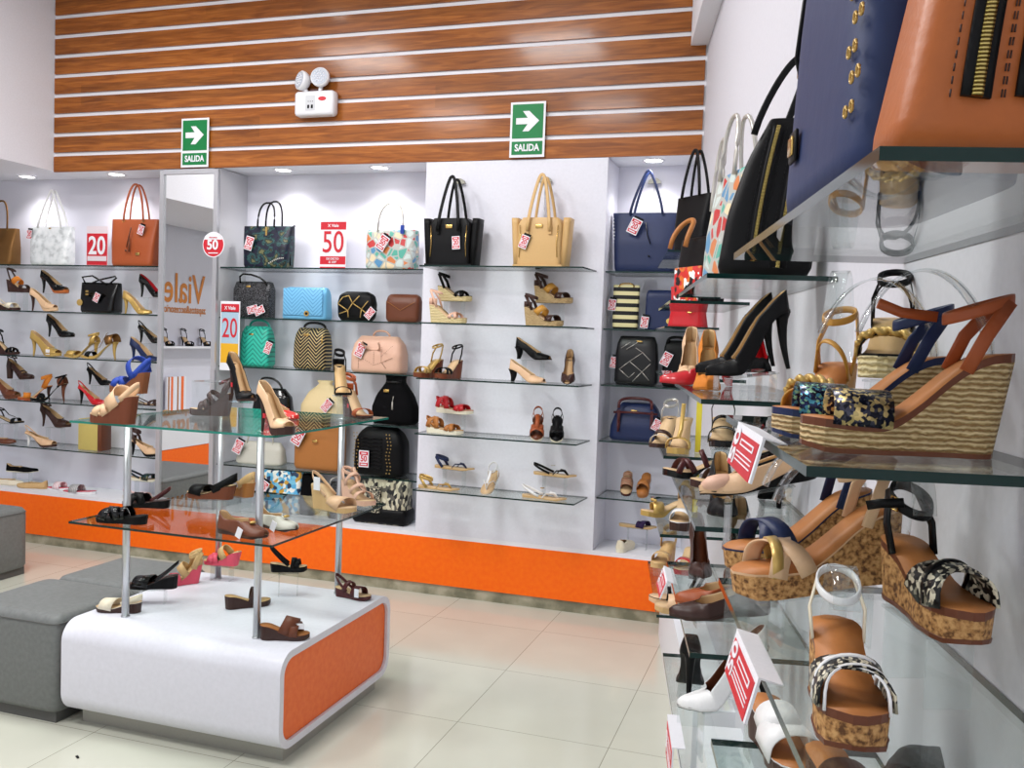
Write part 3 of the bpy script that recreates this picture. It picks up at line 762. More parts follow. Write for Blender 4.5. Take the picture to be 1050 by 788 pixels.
# ------------------------------------------------------------------ display block with glass tiers
BX0, BX1, BY0, BY1, BT = -2.565, -1.64, 2.66, 3.52, .40
t = thing('display_plinth', 'white rounded display block with orange end panel and steel base', 'display stand', ((BX0 + BX1) / 2, (BY0 + BY1) / 2, 0))
W, D = BX1 - BX0, BY1 - BY0
def rrect(y0, y1, z0, z1, r, n=8):
    P = []
    for cy, cz, a0 in ((y1 - r, z0 + r, -90), (y1 - r, z1 - r, 0), (y0 + r, z1 - r, 90), (y0 + r, z0 + r, 180)):
        for j in range(n + 1):
            a = math.radians(a0 + 90 * j / n); P.append((cy + r * math.cos(a), cz + r * math.sin(a)))
    return P
b = MB(); o = rrect(-D / 2, D / 2, .055, BT, .075); i = rrect(-D / 2 + .026, D / 2 - .026, .081, BT - .026, .056)
for x0, x1 in ((-W / 2, W / 2),):
    b.loft([[(x, y, z) for y, z in o] for x in (x0, x1)], 0, caps=False)
for x, sg in ((-W / 2, -1), (W / 2, 1)):
    n = len(o); vs = [(x, y, z) for y, z in o] + [(x, y, z) for y, z in i] + [(x - sg * .012, y, z) for y, z in i]
    b.add(vs, [(j, (j + 1) % n, n + (j + 1) % n, n + j) for j in range(n)] + [(n + j, n + (j + 1) % n, 2 * n + (j + 1) % n, 2 * n + j) for j in range(n)], 0)
obj('body', b, M_LAM, t)
for x in (-W / 2 + .013, W / 2 - .013):
    b = MB(); b.add([(x, y, z) for y, z in i], [tuple(range(len(i)))]); obj('end_panel', b, M_ORANGE2, t, label='orange end panel')
obj('base', MB().box((.0, .005, .0275), (.865, .715, .055)), mat('steel_base', (170, 168, 160), .4, .3), t)
TX0, TX1, TY0, TY1 = -2.51, -1.665, 2.63, 3.50
for x, y, nm in ((-2.4, 2.8, 'front left'), (-1.82, 2.79, 'front right'), (-1.835, 3.41, 'back right'), (-2.42, 3.40, 'back left')):
    t = thing('steel_post', '%s brushed steel post that carries the two glass tiers of the display block' % nm, 'post', (x, y, BT + .0005))
    b = MB(); b.cyl((0, 0, .004), .0135, 1.14 - BT); b.cyl((0, 0, 0), .016, .004); obj('tube', b, M_STEEL, t)
    b = MB(); b.cyl((0, 0, .372), .019, .005); b.cyl((0, 0, 1.140 - BT), .019, .0015); obj('collar', b, M_CHROME, t)
q = [(TX0, TY0), (TX1 - .03, TY0)] + [(TX1 - .03 + .03 * math.sin(a), TY0 + .03 - .03 * math.cos(a)) for a in [math.radians(20 * j) for j in range(1, 5)]] + [(TX1, TY1), (TX0, TY1)]
shelf('upper glass tier of the display block, carrying high heels', q, 1.151, .008, edge=M_GEDGE2)
shelf('lower glass tier of the display block, carrying wedges and loafers', [(TX0, TY0), (TX1, TY0), (TX1, TY1), (TX0, TY1)], .784, .008)

# ------------------------------------------------------------------ ottomans
def ottoman(label, x0, x1, y0, y1, h, rz=0):
    t = thing('ottoman', label, 'ottoman', ((x0 + x1) / 2, (y0 + y1) / 2, 0), rz, None)
    w, d = x1 - x0, y1 - y0
    b = MB(); rings = []
    for z, k in ((.045, .006), (.06, 0), (h * .55, 0), (h - .05, 0), (h - .022, .003), (h - .006, .014), (h, .035)):
        rings.append([(px, py, z) for px, py, _ in sup(w - 2 * k, d - 2 * k, 0, 40, .13)])
    b.loft(rings, 0); c = obj('cushion', b, M_OTTO, t)
    b = MB(); b.tube([(px, py, h - .03) for px, py, _ in sup(w + .001, d + .001, 0, 40, .13)], .0022, closed=True, n=6); obj('piping', b, M_OTTOB, t)
    obj('base', MB().box((0, 0, .023), (w - .04, d - .04, .045)), M_OTTOB, t)
ottoman('grey vinyl ottoman at front, touching the white display block', -3.06, -2.59, 2.665, 3.10, .41)
ottoman('grey vinyl ottoman behind the first one, beside the display block', -3.04, -2.58, 3.105, 3.54, .41)
ottoman('dark-sided grey ottoman at far left, standing apart', -5.0, -4.35, 3.45, 4.26, .405)
ottoman('grey ottoman whose corner shows at bottom left', -2.5, -1.775, .99, 1.715, .405, 0)
o = obj('paper_scrap', MB().add([(0, 0, .001), (.02, -.012, .003), (.024, -.006, .004), (.004, .008, .002)], [(0, 1, 2, 3)]).add([(0, 0, 0.0), (.02, -.012, .0), (.024, -.006, .0), (.004, .008, .0)], [(3, 2, 1, 0)]), M_BLACK, loc=(-2.3448, 2.4994, 0.0000)); tag(o, 'tiny black scrap lying on the floor tiles', 'scrap')

# ------------------------------------------------------------------ the left wall, seen in the mirror
t = thing('wall_lettering', 'orange shop lettering on the left wall, seen reversed in the mirror', 'sign', (-6.095, 1.78, 1.88), 90)
M_SIGN = mat('sign_orange', (214, 128, 30), .4)
b = MB(); put_text(b, 'Viale', .42, 0, 0, 0, .012, sx=.8); v = obj('large_letters', b, M_SIGN, t)
b = MB(); put_text(b, 'zapatos&accesorios', .11, 0, -.2, 0, .015, sx=.8); obj('small_letters', b, M_SIGN, t)
b = MB(); b.box((-6.0, 1.9, 1.30), (.18, 1.9, .02)); o = obj('wall_shelf', b, M_WHITE); tag(o, 'white shelf on the left wall, seen in the mirror', 'shelf')
b = MB(); b.box((-5.945, 1.9, .47), (.3, 3.4, .3)); b.box((-5.945, 1.9, .16), (.29, 3.38, .31), 1); o = obj('display_ledge', b, [M_WHITE, M_ORANGE]); tag(o, 'white ledge with orange front below the left wall, seen in the mirror', 'ledge')
b = MB()
for k, (y, w_, c) in enumerate(((0, .3, 0), (.07, .03, 1), (-.02, .02, 2), (-.09, .04, 1), (.12, .02, 2))):
    b.box((.0 + .002 * (k > 0), y, .18), (.02, w_, .36 if k else .36), c)
o = obj('striped_panel', b, [M_WHITE, M_ORANGE2, M_CAMEL], loc=(-6.05, 1.95, .64)); tag(o, 'orange and white striped panel standing on the ledge, seen in the mirror', 'panel')

# ================================================================== top shelves: bags and price placards
Z1, Z2, Z3, Z4, Z5 = [z + .001 for z in SZ]
ZL = .361
G_TOTE = None
def placard(label, loc, w, h, num, rz=0, style='red', head=True):
    t = thing('price_placard', label, 'price sign', loc, rz)
    b = MB(); b.box((0, 0, h / 2), (w, .004, h), 0)
    if style == 'poster':
        b.box((0, -.0025, h * .48), (w * .9, .001, h * .74), 1); b.box((0, -.0028, h * .25), (w * .9, .001, h * .28), 2)
        b.box((0, -.0025, h * .9), (w * .92, .001, h * .12), 3); put_text(b, num, h * .40, 0, h * .60, -.0042, .004, 3, sx=.66)
        obj('panel', b, [M_WHITE, mat('poster_sky', (170, 196, 214), .5), mat('poster_yellow', (232, 176, 40), .5), M_RED], t)
        b = MB(); b.ball((-.25 * w, -.001, h * .42), w * .2, sq=(1, .02, 1.4)); obj('sun_patch', b, mat('poster_yellow', (232, 176, 40), .5), t)
        b = MB(); put_text(b, 'X Viale', h * .07, 0, h * .9, -.004, .02, sx=.9); obj('header_lettering', b, M_WHITE, t)
        return t
    if style == 'tall':
        b.box((0, -.0025, h * .91), (w * .98, .001, h * .16), 1); b.box((0, -.0025, h * .19), (w * .98, .001, h * .17), 1); b.box((0, -.0025, h * .03), (w * .98, .001, h * .05), 1)
        put_text(b, num, h * .64, 0, h * .55, -.004, .004, 1, sx=.82)
        obj('panel', b, [M_WHITE, M_RED], t)
        b = MB(); put_text(b, 'X Viale', h * .085, 0, h * .91, -.0045, .02); put_text(b, 'DE DSCTO', h * .06, 0, h * .22, -.0045, .02); put_text(b, 'S/. OFF', h * .06, 0, h * .15, -.0045, .02); obj('lettering', b, M_WHITE, t)
    else:
        b.box((0, -.0025, h * .47), (w * .96, .001, h * .70), 1); b.box((0, -.0025, h * .1), (w * .96, .001, h * .12), 1)
        b.box((0, -.003, h * .2), (w * .9, .001, h * .12), 0)
        obj('panel', b, [mat('placard_card', (226, 214, 220), .5), M_RED], t)
        b = MB(); put_text(b, num, h * .62, 0, h * .50, -.0045, .02, 0, sx=.8); obj('number', b, M_WHITE, t)
    return t
def stand(label, loc, h, cat='bag stand'):
    """the thin metal upright with a rounded top plate that holds up the handles of a tote"""
    t = thing('bag_stand', label, cat, loc, 0, 'metal stands that hold up tote handles')
    b = MB(); b.cyl((0, 0, 0), .003, h, 0, n=10); b.box((0, 0, h * .45), (.012, .008, .012)); obj('upright', b, M_STEEL, t)
    b = MB(); b.loft([[(x, y, h - .03 + z) for x, z in [(.036 * math.cos(a), .03 * math.sin(a)) for a in [PI * j / 14 for j in range(15)]]] for y in (-.009, .009)], 0, sm=False); obj('top_plate', b, mat('stand_grey', (170, 168, 156), .5), t)
    b = MB(); b.box((0, 0, .002), (.07, .024, .004)); obj('foot', b, M_STEEL, t)
TOTE = [(0, .92, .88), (.03, .96, 1), (.5, .98, .9), (.97, 1.0, .6), (1, .99, .56)]
TAPER = [(0, .84, .9), (.03, .87, 1), (.5, .93, .85), (.97, 1, .4), (1, 1, .36)]
def ft(x, z, d=.0): return (x, d, z)
def tassel(root, x, y, z, h, m, name='tassel'):
    b = MB(); b.tube([(x, y, z), (x - .004, y - .004, z - h * .4)], .0018); b.cyl((x - .004, y - .004, z - h), .006, h * .6, r2=.004, n=8); obj(name, b, m, root)
# --- left recess
bag('tote_bag', 'bronze metallic tote bag cut off by the left edge, top shelf', (-5.3564, 4.9900, 1.8860), 4, .25, .12, .255, M_BRONZE, TAPER, lining=M_DKBROWN, handles=[dict(a=.06, h=.20, y=-.03, w=.013, flat=1, p=.8, rings=1)], tag_=(.0, -.075, .2, '50', 20))
bag('tote_bag', 'white and silver tote bag with white handles, top shelf', (-4.9217, 4.9900, 1.8860), 3, .325, .13, .265, M_SILVERBAG, TAPER, lining=M_WHITEL, mh=M_WHITEL, handles=[dict(a=.095, h=.255, y=-.035, w=.014, flat=1, p=.8, a2=.02), dict(a=.095, h=.255, y=.03, w=.014, flat=1, p=.8, a2=.02)],
    tag_=(-.13, -.07, .205, '20', 5), plate=(.02, -.052, .25, .02, .008))
def e1(r):
    tassel(r, .01, -.075, .24, .15, M_BROWN, 'drawstring')
    b = MB(); b.tube([(.01, -.068, .25), (.0, -.078, .19), (-.015, -.078, .12)], .004); b.ball((-.02, -.078, .10), .008); obj('strap_closure', b, M_BROWN, r)
bag('tote_bag', 'tan leather tote bag with dangling strap closure, top shelf beside the mirror', (-4.2321, 4.9900, 1.8860), 3, .35, .13, .31, M_RUST, TAPER, lining=M_DKBROWN, handles=[dict(a=.075, h=.24, y=-.035, w=.014, flat=1, p=.8, a2=.05, rings=1, m=M_RUST), dict(a=.075, h=.24, y=.03, w=.012, flat=1, p=.8, a2=.05, m=M_RUST)],
    tag_=(.085, -.07, .235, '20', 18), plate=(.06, -.068, .08, .03, .018), extra=e1)
placard('red and white price placard reading 20 between the white and tan totes', (-4.5579, 5.0000, 1.8860), .165, .27, '20', 4)
# --- middle recess
def e2(r):
    b = MB()
    for k in range(9): b.ball((.05 + .012 * k, -.082 + .0 * k, .028 + .032 * math.sin(k / 8 * 1.6)), .0045)
    obj('stud_row', b, M_SILVER, r, label='pale studs in a curve')
    for sx in (-1, 1): tassel(r, sx * .155, -.0, .16, .14, M_BLACK, 'side_tie')
    b = MB(); b.tube([(.155, 0, .255), (.178, -.01, .268), (.188, -.02, .262)], .004); obj('zip_pull', b, M_BLACK, r)
    b = MB(); b.box((.02, -.07, .225), (.012, .004, .05)); obj('gold_charm', b, M_GOLD, r)
bag('tote_bag', 'dark floral print tote bag with black side ties, top shelf of the middle recess', (-3.2329, 5.0000, 1.8860), 2, .34, .14, .262, M_FLORB, TAPER, mh=M_PATENT, lining=M_BLACK, handles=[dict(a=.058, h=.155, y=-.045, w=.006, p=.62), dict(a=.058, h=.17, y=.05, w=.006, p=.62, lean=.02)],
    tag_=(-.095, -.078, .15, '50', 16, .055, .085), extra=e2)
placard('tall red and white price placard reading 50 between the floral and reptile totes', (-2.7834, 5.0000, 1.8860), .178, .292, '50', 0, 'tall')
bag('tote_bag', 'painted reptile print tote bag with one arched handle, top shelf beside the pier', (-2.3837, 5.0000, 1.8860), 0, .32, .13, .235, M_REPT, TOTE, mh=M_SILVER, handles=[dict(a=.082, h=.17, y=-.04, w=.006, p=.6, a2=.075)], tag_=(-.03, -.078, .155, '50', 32, .06, .09),
    extra=lambda r: obj('handle_tab', MB().box((.085, -.055, .235), (.022, .01, .05)), M_BLUE, r))
bag('satchel_bag', 'small black sparkling handbag with a patent handle, second shelf of the middle recess', (-3.3312, 5.0000, 1.5760), 2, .265, .10, .225, M_GLIT, [(0, .98, 1), (.8, 1, .9), (.86, .98, .7), (1, .92, .5)], mh=M_PATENT, plate=(-.02, -.04, .195, .03, .012),
    handles=[dict(k='t', pts=[(-.085, -.03, .215), (-.082, -.04, .255), (-.06, -.04, .272), (0, -.04, .268), (.06, -.04, .25), (.095, -.035, .225), (.105, -.03, .2)], w=.006)], tag_=(.03, -.07, .05, '50', 75, .05, .075), extra=lambda r: price_tag(r, .085, -.08, .045, '50', 65, .05, .07))
def e3(r):
    b = MB(); b.box((0, -.066, .105), (.262, .008, .165), 0, bev=.004); f = obj('flap', b, zigzag('light_blue_quilted', (118, 186, 226), (86, 150, 200), 42, .07, .4, False), r)
    b = MB(); b.cyl((0, 0, 0), .017, .004, 0, Matrix.Translation((.03, -.0705, .035)) @ Matrix.Rotation(PI / 2, 4, 'X'), 24); obj('turn_lock', b, M_GOLD, f)
    b = MB(); b.cyl((0, 0, .004), .008, .004, 0, Matrix.Translation((.03, -.0705, .035)) @ Matrix.Rotation(PI / 2, 4, 'X'), 16); obj('lock_centre', b, M_BLACK, f)
bag('clutch_bag', 'light blue quilted flap clutch with gold turn lock', (-2.9506, 5.0000, 1.5760), 4, .295, .125, .195, M_LBLUE, [(0, .97, .95), (.06, 1, 1), (.8, .97, .8), (.95, .93, .5), (1, .9, .3)], extra=e3)
def ege(r):
    b = MB(); P_ = lambda x, z: (x, -.052 - .012 * math.cos(x * 9) * math.sin(min(1, max(0, z / .16)) * PI), z)
    for a, c in (((-.10, .10), (-.03, .06)), ((-.03, .06), (.0, .105)), ((.0, .105), (.06, .07)), ((.06, .07), (.10, .12)), ((-.03, .06), (-.03, .02)), ((.06, .07), (.05, .02)), ((.0, .105), (-.03, .15)), ((.0, .105), (.04, .15)), ((-.1, .10), (-.07, .14)), ((-.03, .06), (-.09, .04)), ((.06, .07), (.10, .04)), ((-.07, .14), (-.03, .15))):
        b.tube([P_(*a), P_((a[0] + c[0]) / 2, (a[1] + c[1]) / 2), P_(*c)], .003, n=6)
    obj('chain_trim', b, M_GOLDL, r, label='pale gold chain lines')
bag('clutch_bag', 'small rounded black bag laced with pale gold lines, second shelf', (-2.6081, 5.0000, 1.5760), 0, .25, .10, .175, M_BLACK, [(0, .8, .7), (.15, .95, 1), (.6, 1, 1), (.9, .9, .8), (1, .6, .4)], e=.6, extra=ege, tag_=(.125, -.08, .046, '50', 40, .045, .07))
bag('clutch_bag', 'small rounded brown bag on the second shelf, beside the pier', (-2.2970, 5.0000, 1.5760), 0, .22, .10, .165, M_BROWN, [(0, .86, .8), (.1, .97, 1), (.7, 1, 1), (.92, .93, .7), (1, .8, .4)], e=.5,
    extra=lambda r: obj('seam', MB().tube([(-.09, -.052, .12), (0, -.056, .07), (.09, -.052, .12)], .0015), M_CAMEL, r))
BP = [(0, .9, .9), (.06, 1, 1), (.6, .98, 1), (.85, .92, .8), (1, .8, .4)]
bag('backpack', 'turquoise quilted backpack on the third shelf', (-3.2987, 5.0000, 1.2710), 3, .205, .12, .25, zigzag('turquoise_quilted', (52, 184, 160), (26, 132, 118), 34, .06, .42, False), BP, e=.35, mh=M_TURQ, handles=[dict(a=.07, h=.06, y=.02, w=.013, flat=1, p=.7, z=.23)], plate=(-.02, -.05, .2, .03, .012), tag_=(.105, -.06, .12, '50', 20, .045, .075))
bag('backpack', 'black backpack with gold chevron lines on the third shelf', (-2.9045, 5.0000, 1.2710), 0, .225, .12, .25, zigzag('black_gold_chevron', (18, 18, 20), (206, 184, 132), 46, .055, .4), BP, e=.3, mh=M_PATENT, handles=[dict(a=.075, h=.05, y=.02, w=.015, flat=1, p=.6, z=.235)], plate=(-.02, -.05, .21, .035, .015), extra=lambda r: tassel(r, .095, -.05, .22, .06, M_GOLD, 'zip_pull'))
def e4(r):
    b = MB()
    for x0, z0, x1, z1 in ((-.11, .10, -.0, .045), (0, .045, .08, .07), (0, .045, .0, .13), (.05, .065, .05, .15), (.05, .1, .12, .16), (.05, .065, .08, .03), (-.1, .09, -.1, .02), (.07, .07, .12, .09)):
        for k in range(9):
            b.ball((lerp(x0, x1, k / 8), -.083, lerp(z0, z1, k / 8)), .0022, n=6)
    obj('stud_pattern', b, M_BROWN, r, label='rows of dark studs')
bag('satchel_bag', 'blush pink studded satchel on the third shelf', (-2.4482, 5.0000, 1.2710), 0, .335, .16, .215, M_BLUSH, [(0, .96, .9), (.05, 1, 1), (.5, 1, 1), (.8, .92, .75), (1, .72, .4)], e=.4, handles=[dict(a=.055, h=-.05, y=-.14, w=.0065, p=.7, z=.185), dict(a=.055, h=.05, y=.02, w=.006, p=.7, z=.2)], extra=e4, tag_=(-.085, -.095, .13, '50', 24, .055, .085))
bag('duffel_bag', 'black patent shoulder bag lying behind the nude pump, fourth shelf', (-3.1775, 5.0000, 0.9660), 6, .26, .13, .17, M_PATENT, [(0, .9, .9), (.2, 1, 1), (.7, .92, .8), (1, .6, .4)], e=.6, handles=[dict(a=.07, h=.085, y=-.02, w=.007, p=.6, lean=-.04, z=.15)], tilt=0)
bag('bucket_bag', 'cream gathered bucket bag on the fourth shelf', (-2.8108, 5.0000, 0.9660), 0, .31, .16, .235, M_CREAMBAG, [(0, .9, .9), (.06, 1, 1), (.35, 1, .95), (.7, .7, .6), (.86, .36, .4), (.93, .26, .3), (1, .34, .36)], e=.7, tag_=(.06, -.09, .09, '50', 40, .05, .08))
bag('backpack', 'black drawstring backpack with tassel, fourth shelf beside the pier', (-2.3350, 5.0000, 0.9660), 0, .285, .16, .29, M_BSUEDE, [(0, .9, .9), (.06, 1, 1), (.35, .98, 1), (.6, .8, .8), (.8, .5, .55), (.88, .4, .4), (1, .46, .42)], e=.6, plate=(-.03, -.07, .2, .035, .016),
    extra=lambda r: (tassel(r, .02, -.075, .17, .08, M_SILVER), obj('drawstring', MB().ribbon([(.057 * math.cos(a), .045 * math.sin(a), .252) for a in [2 * PI * j / 20 for j in range(20)]], (0, 0, 1), .014, .004, closed=True), M_PATENT, r))[0])
bag('shoulder_bag', 'low pale grey shoulder bag on the lowest shelf of the middle recess', (-3.2546, 5.0000, 0.6530), 3, .33, .13, .14, M_GREYL, [(0, .9, .9), (.08, 1, 1), (.7, .95, .7), (1, .8, .3)], e=.5, tag_=(-.12, -.08, .11, '50', 24, .06, .09), handles=[dict(a=.09, h=.09, y=-.02, w=.006, p=.6, z=.12, m=M_GREYL)])
bag('tote_bag', 'camel brown tote bag with two small gold plates on the lowest shelf', (-2.8359, 5.0000, 0.6530), 0, .325, .13, .30, M_CAMEL, TOTE, lining=M_BROWN, plate=(.0, -.071, .18, .035, .016), tag_=(-.11, -.085, .2, '50', 28, .07, .105), handles=[dict(a=.07, h=.012, y=-.06, w=.011, flat=1, z=.285, p=.7)],
    extra=lambda r: obj('clasp', MB().box((.06, -.052, .28), (.03, .008, .03), bev=.002), M_GOLD, r))
def e5(r):
    b = MB()
    for x in (-.145, -.125, .07, .09):
        for k in range(12): b.ball((x + .006 * math.sin(k), -.079 + .0 * k, .02 + .021 * k), .0042, n=6)
    obj('studs', b, M_GOLDL, r, label='pale gold studs in columns')
    b = MB()
    for k in range(9): b.tube([(x, -.082 - .002 * math.cos(30 * x), .05 + .022 * k + .004 * math.cos(90 * x)) for x in [-.1 + .0175 * j for j in range(9)]], .004, n=6)
    obj('quilted_pocket', b, M_BLACK, r)
bag('backpack', 'black studded backpack with price tag on the lowest shelf beside the pier', (-2.4158, 5.0000, 0.6530), 0, .335, .16, .285, M_BLACK, [(0, .9, .9), (.06, 1, 1), (.7, .97, 1), (.9, .8, .8), (1, .6, .4)], e=.5, handles=[dict(a=.07, h=.018, y=-.01, w=.008, z=.278, p=.5)], extra=e5, tag_=(-.07, -.1, .1, '50', 0, .065, .1))
bag('tote_bag', 'snakeskin print bag with black base, on the ledge beside the pier', (-2.3936, 5.0000, 0.3610), 0, .345, .15, .27, M_SNAKE2, TOTE, mh=M_BLACK,
    extra=lambda r: (obj('base', MB().box((0, 0, .05), (.352, .158, .098), bev=.02), M_BLACK, r), obj('flap', MB().box((-.02, -.083, .15), (.07, .01, .16), bev=.004), M_SNAKE, r))[0])
bag('satchel_bag', 'blue floral print bag with dark side on the ledge, behind the steel post', (-3.0842, 5.0000, 0.3610), 0, .27, .13, .26, M_FLORL, TOTE, mh=M_NAVY, handles=[dict(a=.07, h=.02, y=-.04, w=.006)], tag_=(-.10, -.085, .16, '50', 30, .06, .09))
bag('satchel_bag', 'plain black bag on the ledge right of the floral bag', (-2.9080, 5.0200, 0.3610), 0, .10, .12, .25, M_BSUEDE, TOTE)
bag('shoulder_bag', 'black and grey beaded shoulder bag on the ledge, behind the nude sandals', (-2.6919, 5.0000, 0.3610), 0, .14, .12, .22, M_GLIT, BP, e=.6, mh=M_SILVER, handles=[dict(a=.05, h=.04, y=-.04, w=.004)])
placard('colourful sale poster reading 20, standing at the left edge of the middle recess', (-3.4138, 4.8675, 1.2423), .14, .43, '20', 0, 'poster')
# --- pier: two structured totes
def pier_tote(label, u, mt, mdark, tg, gold=True):
    def ex(r):
        for sx in (-1, 1):
            b = MB(); b.loft([sup(.045, .10, z, 16, .5, dx=sx * (.125 + .018 * (z / .25)), dy=.0) for z in (.0, .12, .235, .262)], 0)
            obj('side_gusset', b, mdark, r)
        for sx in (-1, 1):
            b = MB(); b.box((sx * .062, -.078, .195), (.019, .006, .045)); b.ball((sx * .062, -.083, .205), .004, 1); obj('handle_tab', b, [mt, M_GOLD], r)
        b = MB(); b.box((0, -.079, .006), (.27, .012, .012)); obj('base_band', b, mdark, r)
    return bag('tote_bag', label, u, 0, .245, .15, .262, mt, [(0, .98, 1), (.5, .98, .98), (.85, 1, .9), (.93, .92, .86), (1, .8, .8)], e=.22, mh=mt, plate=(.0, -.072, .215, .038, .02),
        zips=[[(-.105, -.076, .05), (-.1, -.076, .12), (-.105, -.075, .22)], [(.105, -.076, .05), (.1, -.076, .12), (.105, -.075, .22)]],
        handles=[dict(a=.062, h=.30, y=-.088, w=.017, flat=1, p=.85, z=.19, a2=.03), dict(a=.058, h=.255, y=.05, w=.015, flat=1, p=.85, z=.23, a2=.03)], tag_=tg, extra=ex, lining=mdark)
pier_tote('black structured tote bag with gold side zips on the pier', (-1.8879, 4.7300, 1.8860), M_BLACK, M_BLACK, (.05, -.088, .125, '20', -4, .045, .07))
pier_tote('beige structured tote bag with gold side zips on the pier', (-1.3763, 4.7300, 1.8860), M_SANDBAG, M_SANDBAG, (-.075, -.088, .13, '20', 20, .045, .07))
stand('metal stand that holds up the handles of the black tote on the pier', (-1.9058, 4.8350, 1.8860), .505)
stand('metal stand that holds up the handles of the beige tote on the pier', (-1.4009, 4.8350, 1.8860), .505)
# --- corner recess
def e6(r):
    b = MB()
    for k in range(16): b.ball((-.178 + .02 * (k / 15), -.03 - .02 * (1 - k / 15), .29 - .018 * k), .0048, n=6)
    obj('stud_row', b, M_WHITEL, r, label='pale round studs down the left side')
    b = MB(); b.tube([(.0, -.05, .27), (.015, -.07, .2), (.035, -.078, .15)], .003); b.ball((.03, -.08, .085), .006, 0); obj('drawstring', b, M_BLACK, r)
bag('tote_bag', 'navy blue tote bag with a row of pale studs, top shelf of the corner recess', (-0.8619, 5.0000, 1.8860), 0, .375, .14, .325, M_NAVY, TAPER, lining=M_SILVERBAG, handles=[dict(a=.09, h=.24, y=-.04, w=.014, flat=1, p=.85, a2=.03), dict(a=.08, h=.235, y=.03, w=.013, flat=1, p=.85, a2=.03)], extra=e6, tag_=(-.055, -.08, .245, '20', 25, .06, .085))
stand('metal stand that holds up the handles of the navy studded tote', (-0.8536, 5.1300, 1.8860), .54)
bag('backpack', 'cream and black striped bag on the second shelf of the corner recess', (-0.9596, 5.0000, 1.5760), 8, .145, .10, .24, M_STRIPE, TOTE, mh=M_GOLD, handles=[dict(a=.04, h=.02, y=-.04, w=.004)], tag_=(-.075, -.05, .13, '50', 5))
bag('clutch_bag', 'navy flap clutch with gold lock on the second shelf of the corner recess', (-0.7337, 5.0000, 1.5760), 0, .235, .09, .215, M_NAVY, [(0, .96, 1), (.05, 1, 1), (.9, .96, .8), (1, .9, .5)], tag_=(-.11, -.06, .04, '20', 6),
    extra=lambda r: obj('lock', MB().cyl((0, 0, 0), .015, .004, 0, Matrix.Translation((.02, -.046, .05)) @ Matrix.Rotation(PI / 2, 4, 'X')), M_GOLD, r))
bag('shoulder_bag', 'black bag with silver diamond lines on the third shelf of the corner recess', (-0.8869, 5.0000, 1.2710), 0, .235, .11, .265, pattern('black_silver_diamonds', 'edges', [(16, 16, 18), (16, 16, 18), (16, 16, 18)], 8, .35), BP, e=.35, plate=(.02, -.05, .24, .03, .008), tag_=(-.12, -.04, .12, '50', 8),
    extra=lambda r: obj('silver_lines', [b := MB(), [b.tube([(x0, -.0575, z0), (x1, -.0575, z1)], .0018, n=5) for x0, z0, x1, z1 in ((-.08, .20, -.03, .235), (-.05, .195, .01, .235), (-.085, .085, -.03, .13), (-.03, .13, .04, .18), (.04, .18, .085, .135), (-.085, .085, -.03, .04), (-.03, .13, .04, .075), (.04, .075, -.01, .02), (.04, .075, .085, .12), (.04, .075, .08, .03), (-.03, .04, .0, .07), (.0, .205, .04, .18))]][0], M_SILVER, r))
bag('shoulder_bag', 'small black bag half hidden behind the nude pump, third shelf of the corner recess', (-0.6702, 5.0200, 1.2710), 0, .15, .10, .25, M_BLACK, BP, e=.35, handles=[dict(a=.05, h=.03, y=-.03, w=.008)], tag_=(-.05, -.06, .15, '20', 25, .05, .075))
def e7(r):
    for x0 in (-.09, .09): obj('leather_strap', MB().box((x0, -.083, .12), (.016, .008, .10)), M_MAROON, r)
    obj('piping', MB().tube([(-.12, -.08, .155), (0, -.087, .16), (.12, -.08, .155)], .006), M_MAROON, r)
    tassel(r, -.085, -.09, .14, .09, M_MAROON)
bag('duffel_bag', 'navy bowling bag with maroon leather trim, fourth shelf of the corner recess', (-0.8667, 4.9900, 0.9660), 0, .295, .16, .205, M_NAVY, [(0, .92, .9), (.05, 1, 1), (.4, .97, 1), (.85, .75, .7), (1, .6, .4)], e=.4, mh=M_MAROON, handles=[dict(a=.09, h=.055, y=-.1, w=.008, p=.35, z=.18)], plate=(-.01, -.07, .165, .035, .012), extra=e7, tag_=(.12, -.1, .1, '20', 25))
# --- far end of the right wall
RWR = -78.4
def wr(p): return p
bag('tote_bag', 'tall black tote bag with flat handles in the far corner', tuple(wall(3.98, .10, 1.886)), -45, .22, .09, .25, M_BLACK, TAPER, lining=M_BLACK, handles=[dict(a=.06, h=.20, y=-.03, w=.016, flat=1, p=.85, a2=.03), dict(a=.06, h=.20, y=.02, w=.014, flat=1, p=.85, a2=.03)])
def e8(r):
    for z in (.16, .08): obj('ring', MB().tube([(.035 + .02 * math.cos(a), -.055, z + .02 * math.sin(a)) for a in [2 * PI * j / 16 for j in range(16)]], .004, closed=True), M_GOLD, r)
bag('satchel_bag', 'red shoulder bag with gold rings in the far corner', tuple(wall(3.93, .115, 1.576)), -20, .17, .08, .17, M_REDL, [(0, 1, 1), (.25, .92, .9), (.5, .86, .85), (.8, .9, .8), (1, .96, .6)], e=.5, extra=e8)
def quick_wall_bag(label, s, d, z, rz, w, dd, h, mt, **k):
    p = wall(s, d, z); return bag('tote_bag', label, p, rz, w, dd, h, mt, **k)
quick_wall_bag('black and red printed tote bag with a tan handle, farthest bay of the right wall', 3.34, .125, 1.644, -50, .22, .1, .24, M_BLACK, prof=TAPER, mh=M_CAMEL, handles=[dict(a=.05, h=.10, y=-.1, w=.009, p=.6, z=.2)],
    extra=lambda r: obj('printed_panel', MB().box((0, -.052, .07), (.17, .01, .13), bev=.004), pattern('red_white_print', 'cells', [(196, 40, 34), (236, 236, 236), (210, 110, 40), (200, 40, 40), (20, 20, 20)], 60, .4), r))
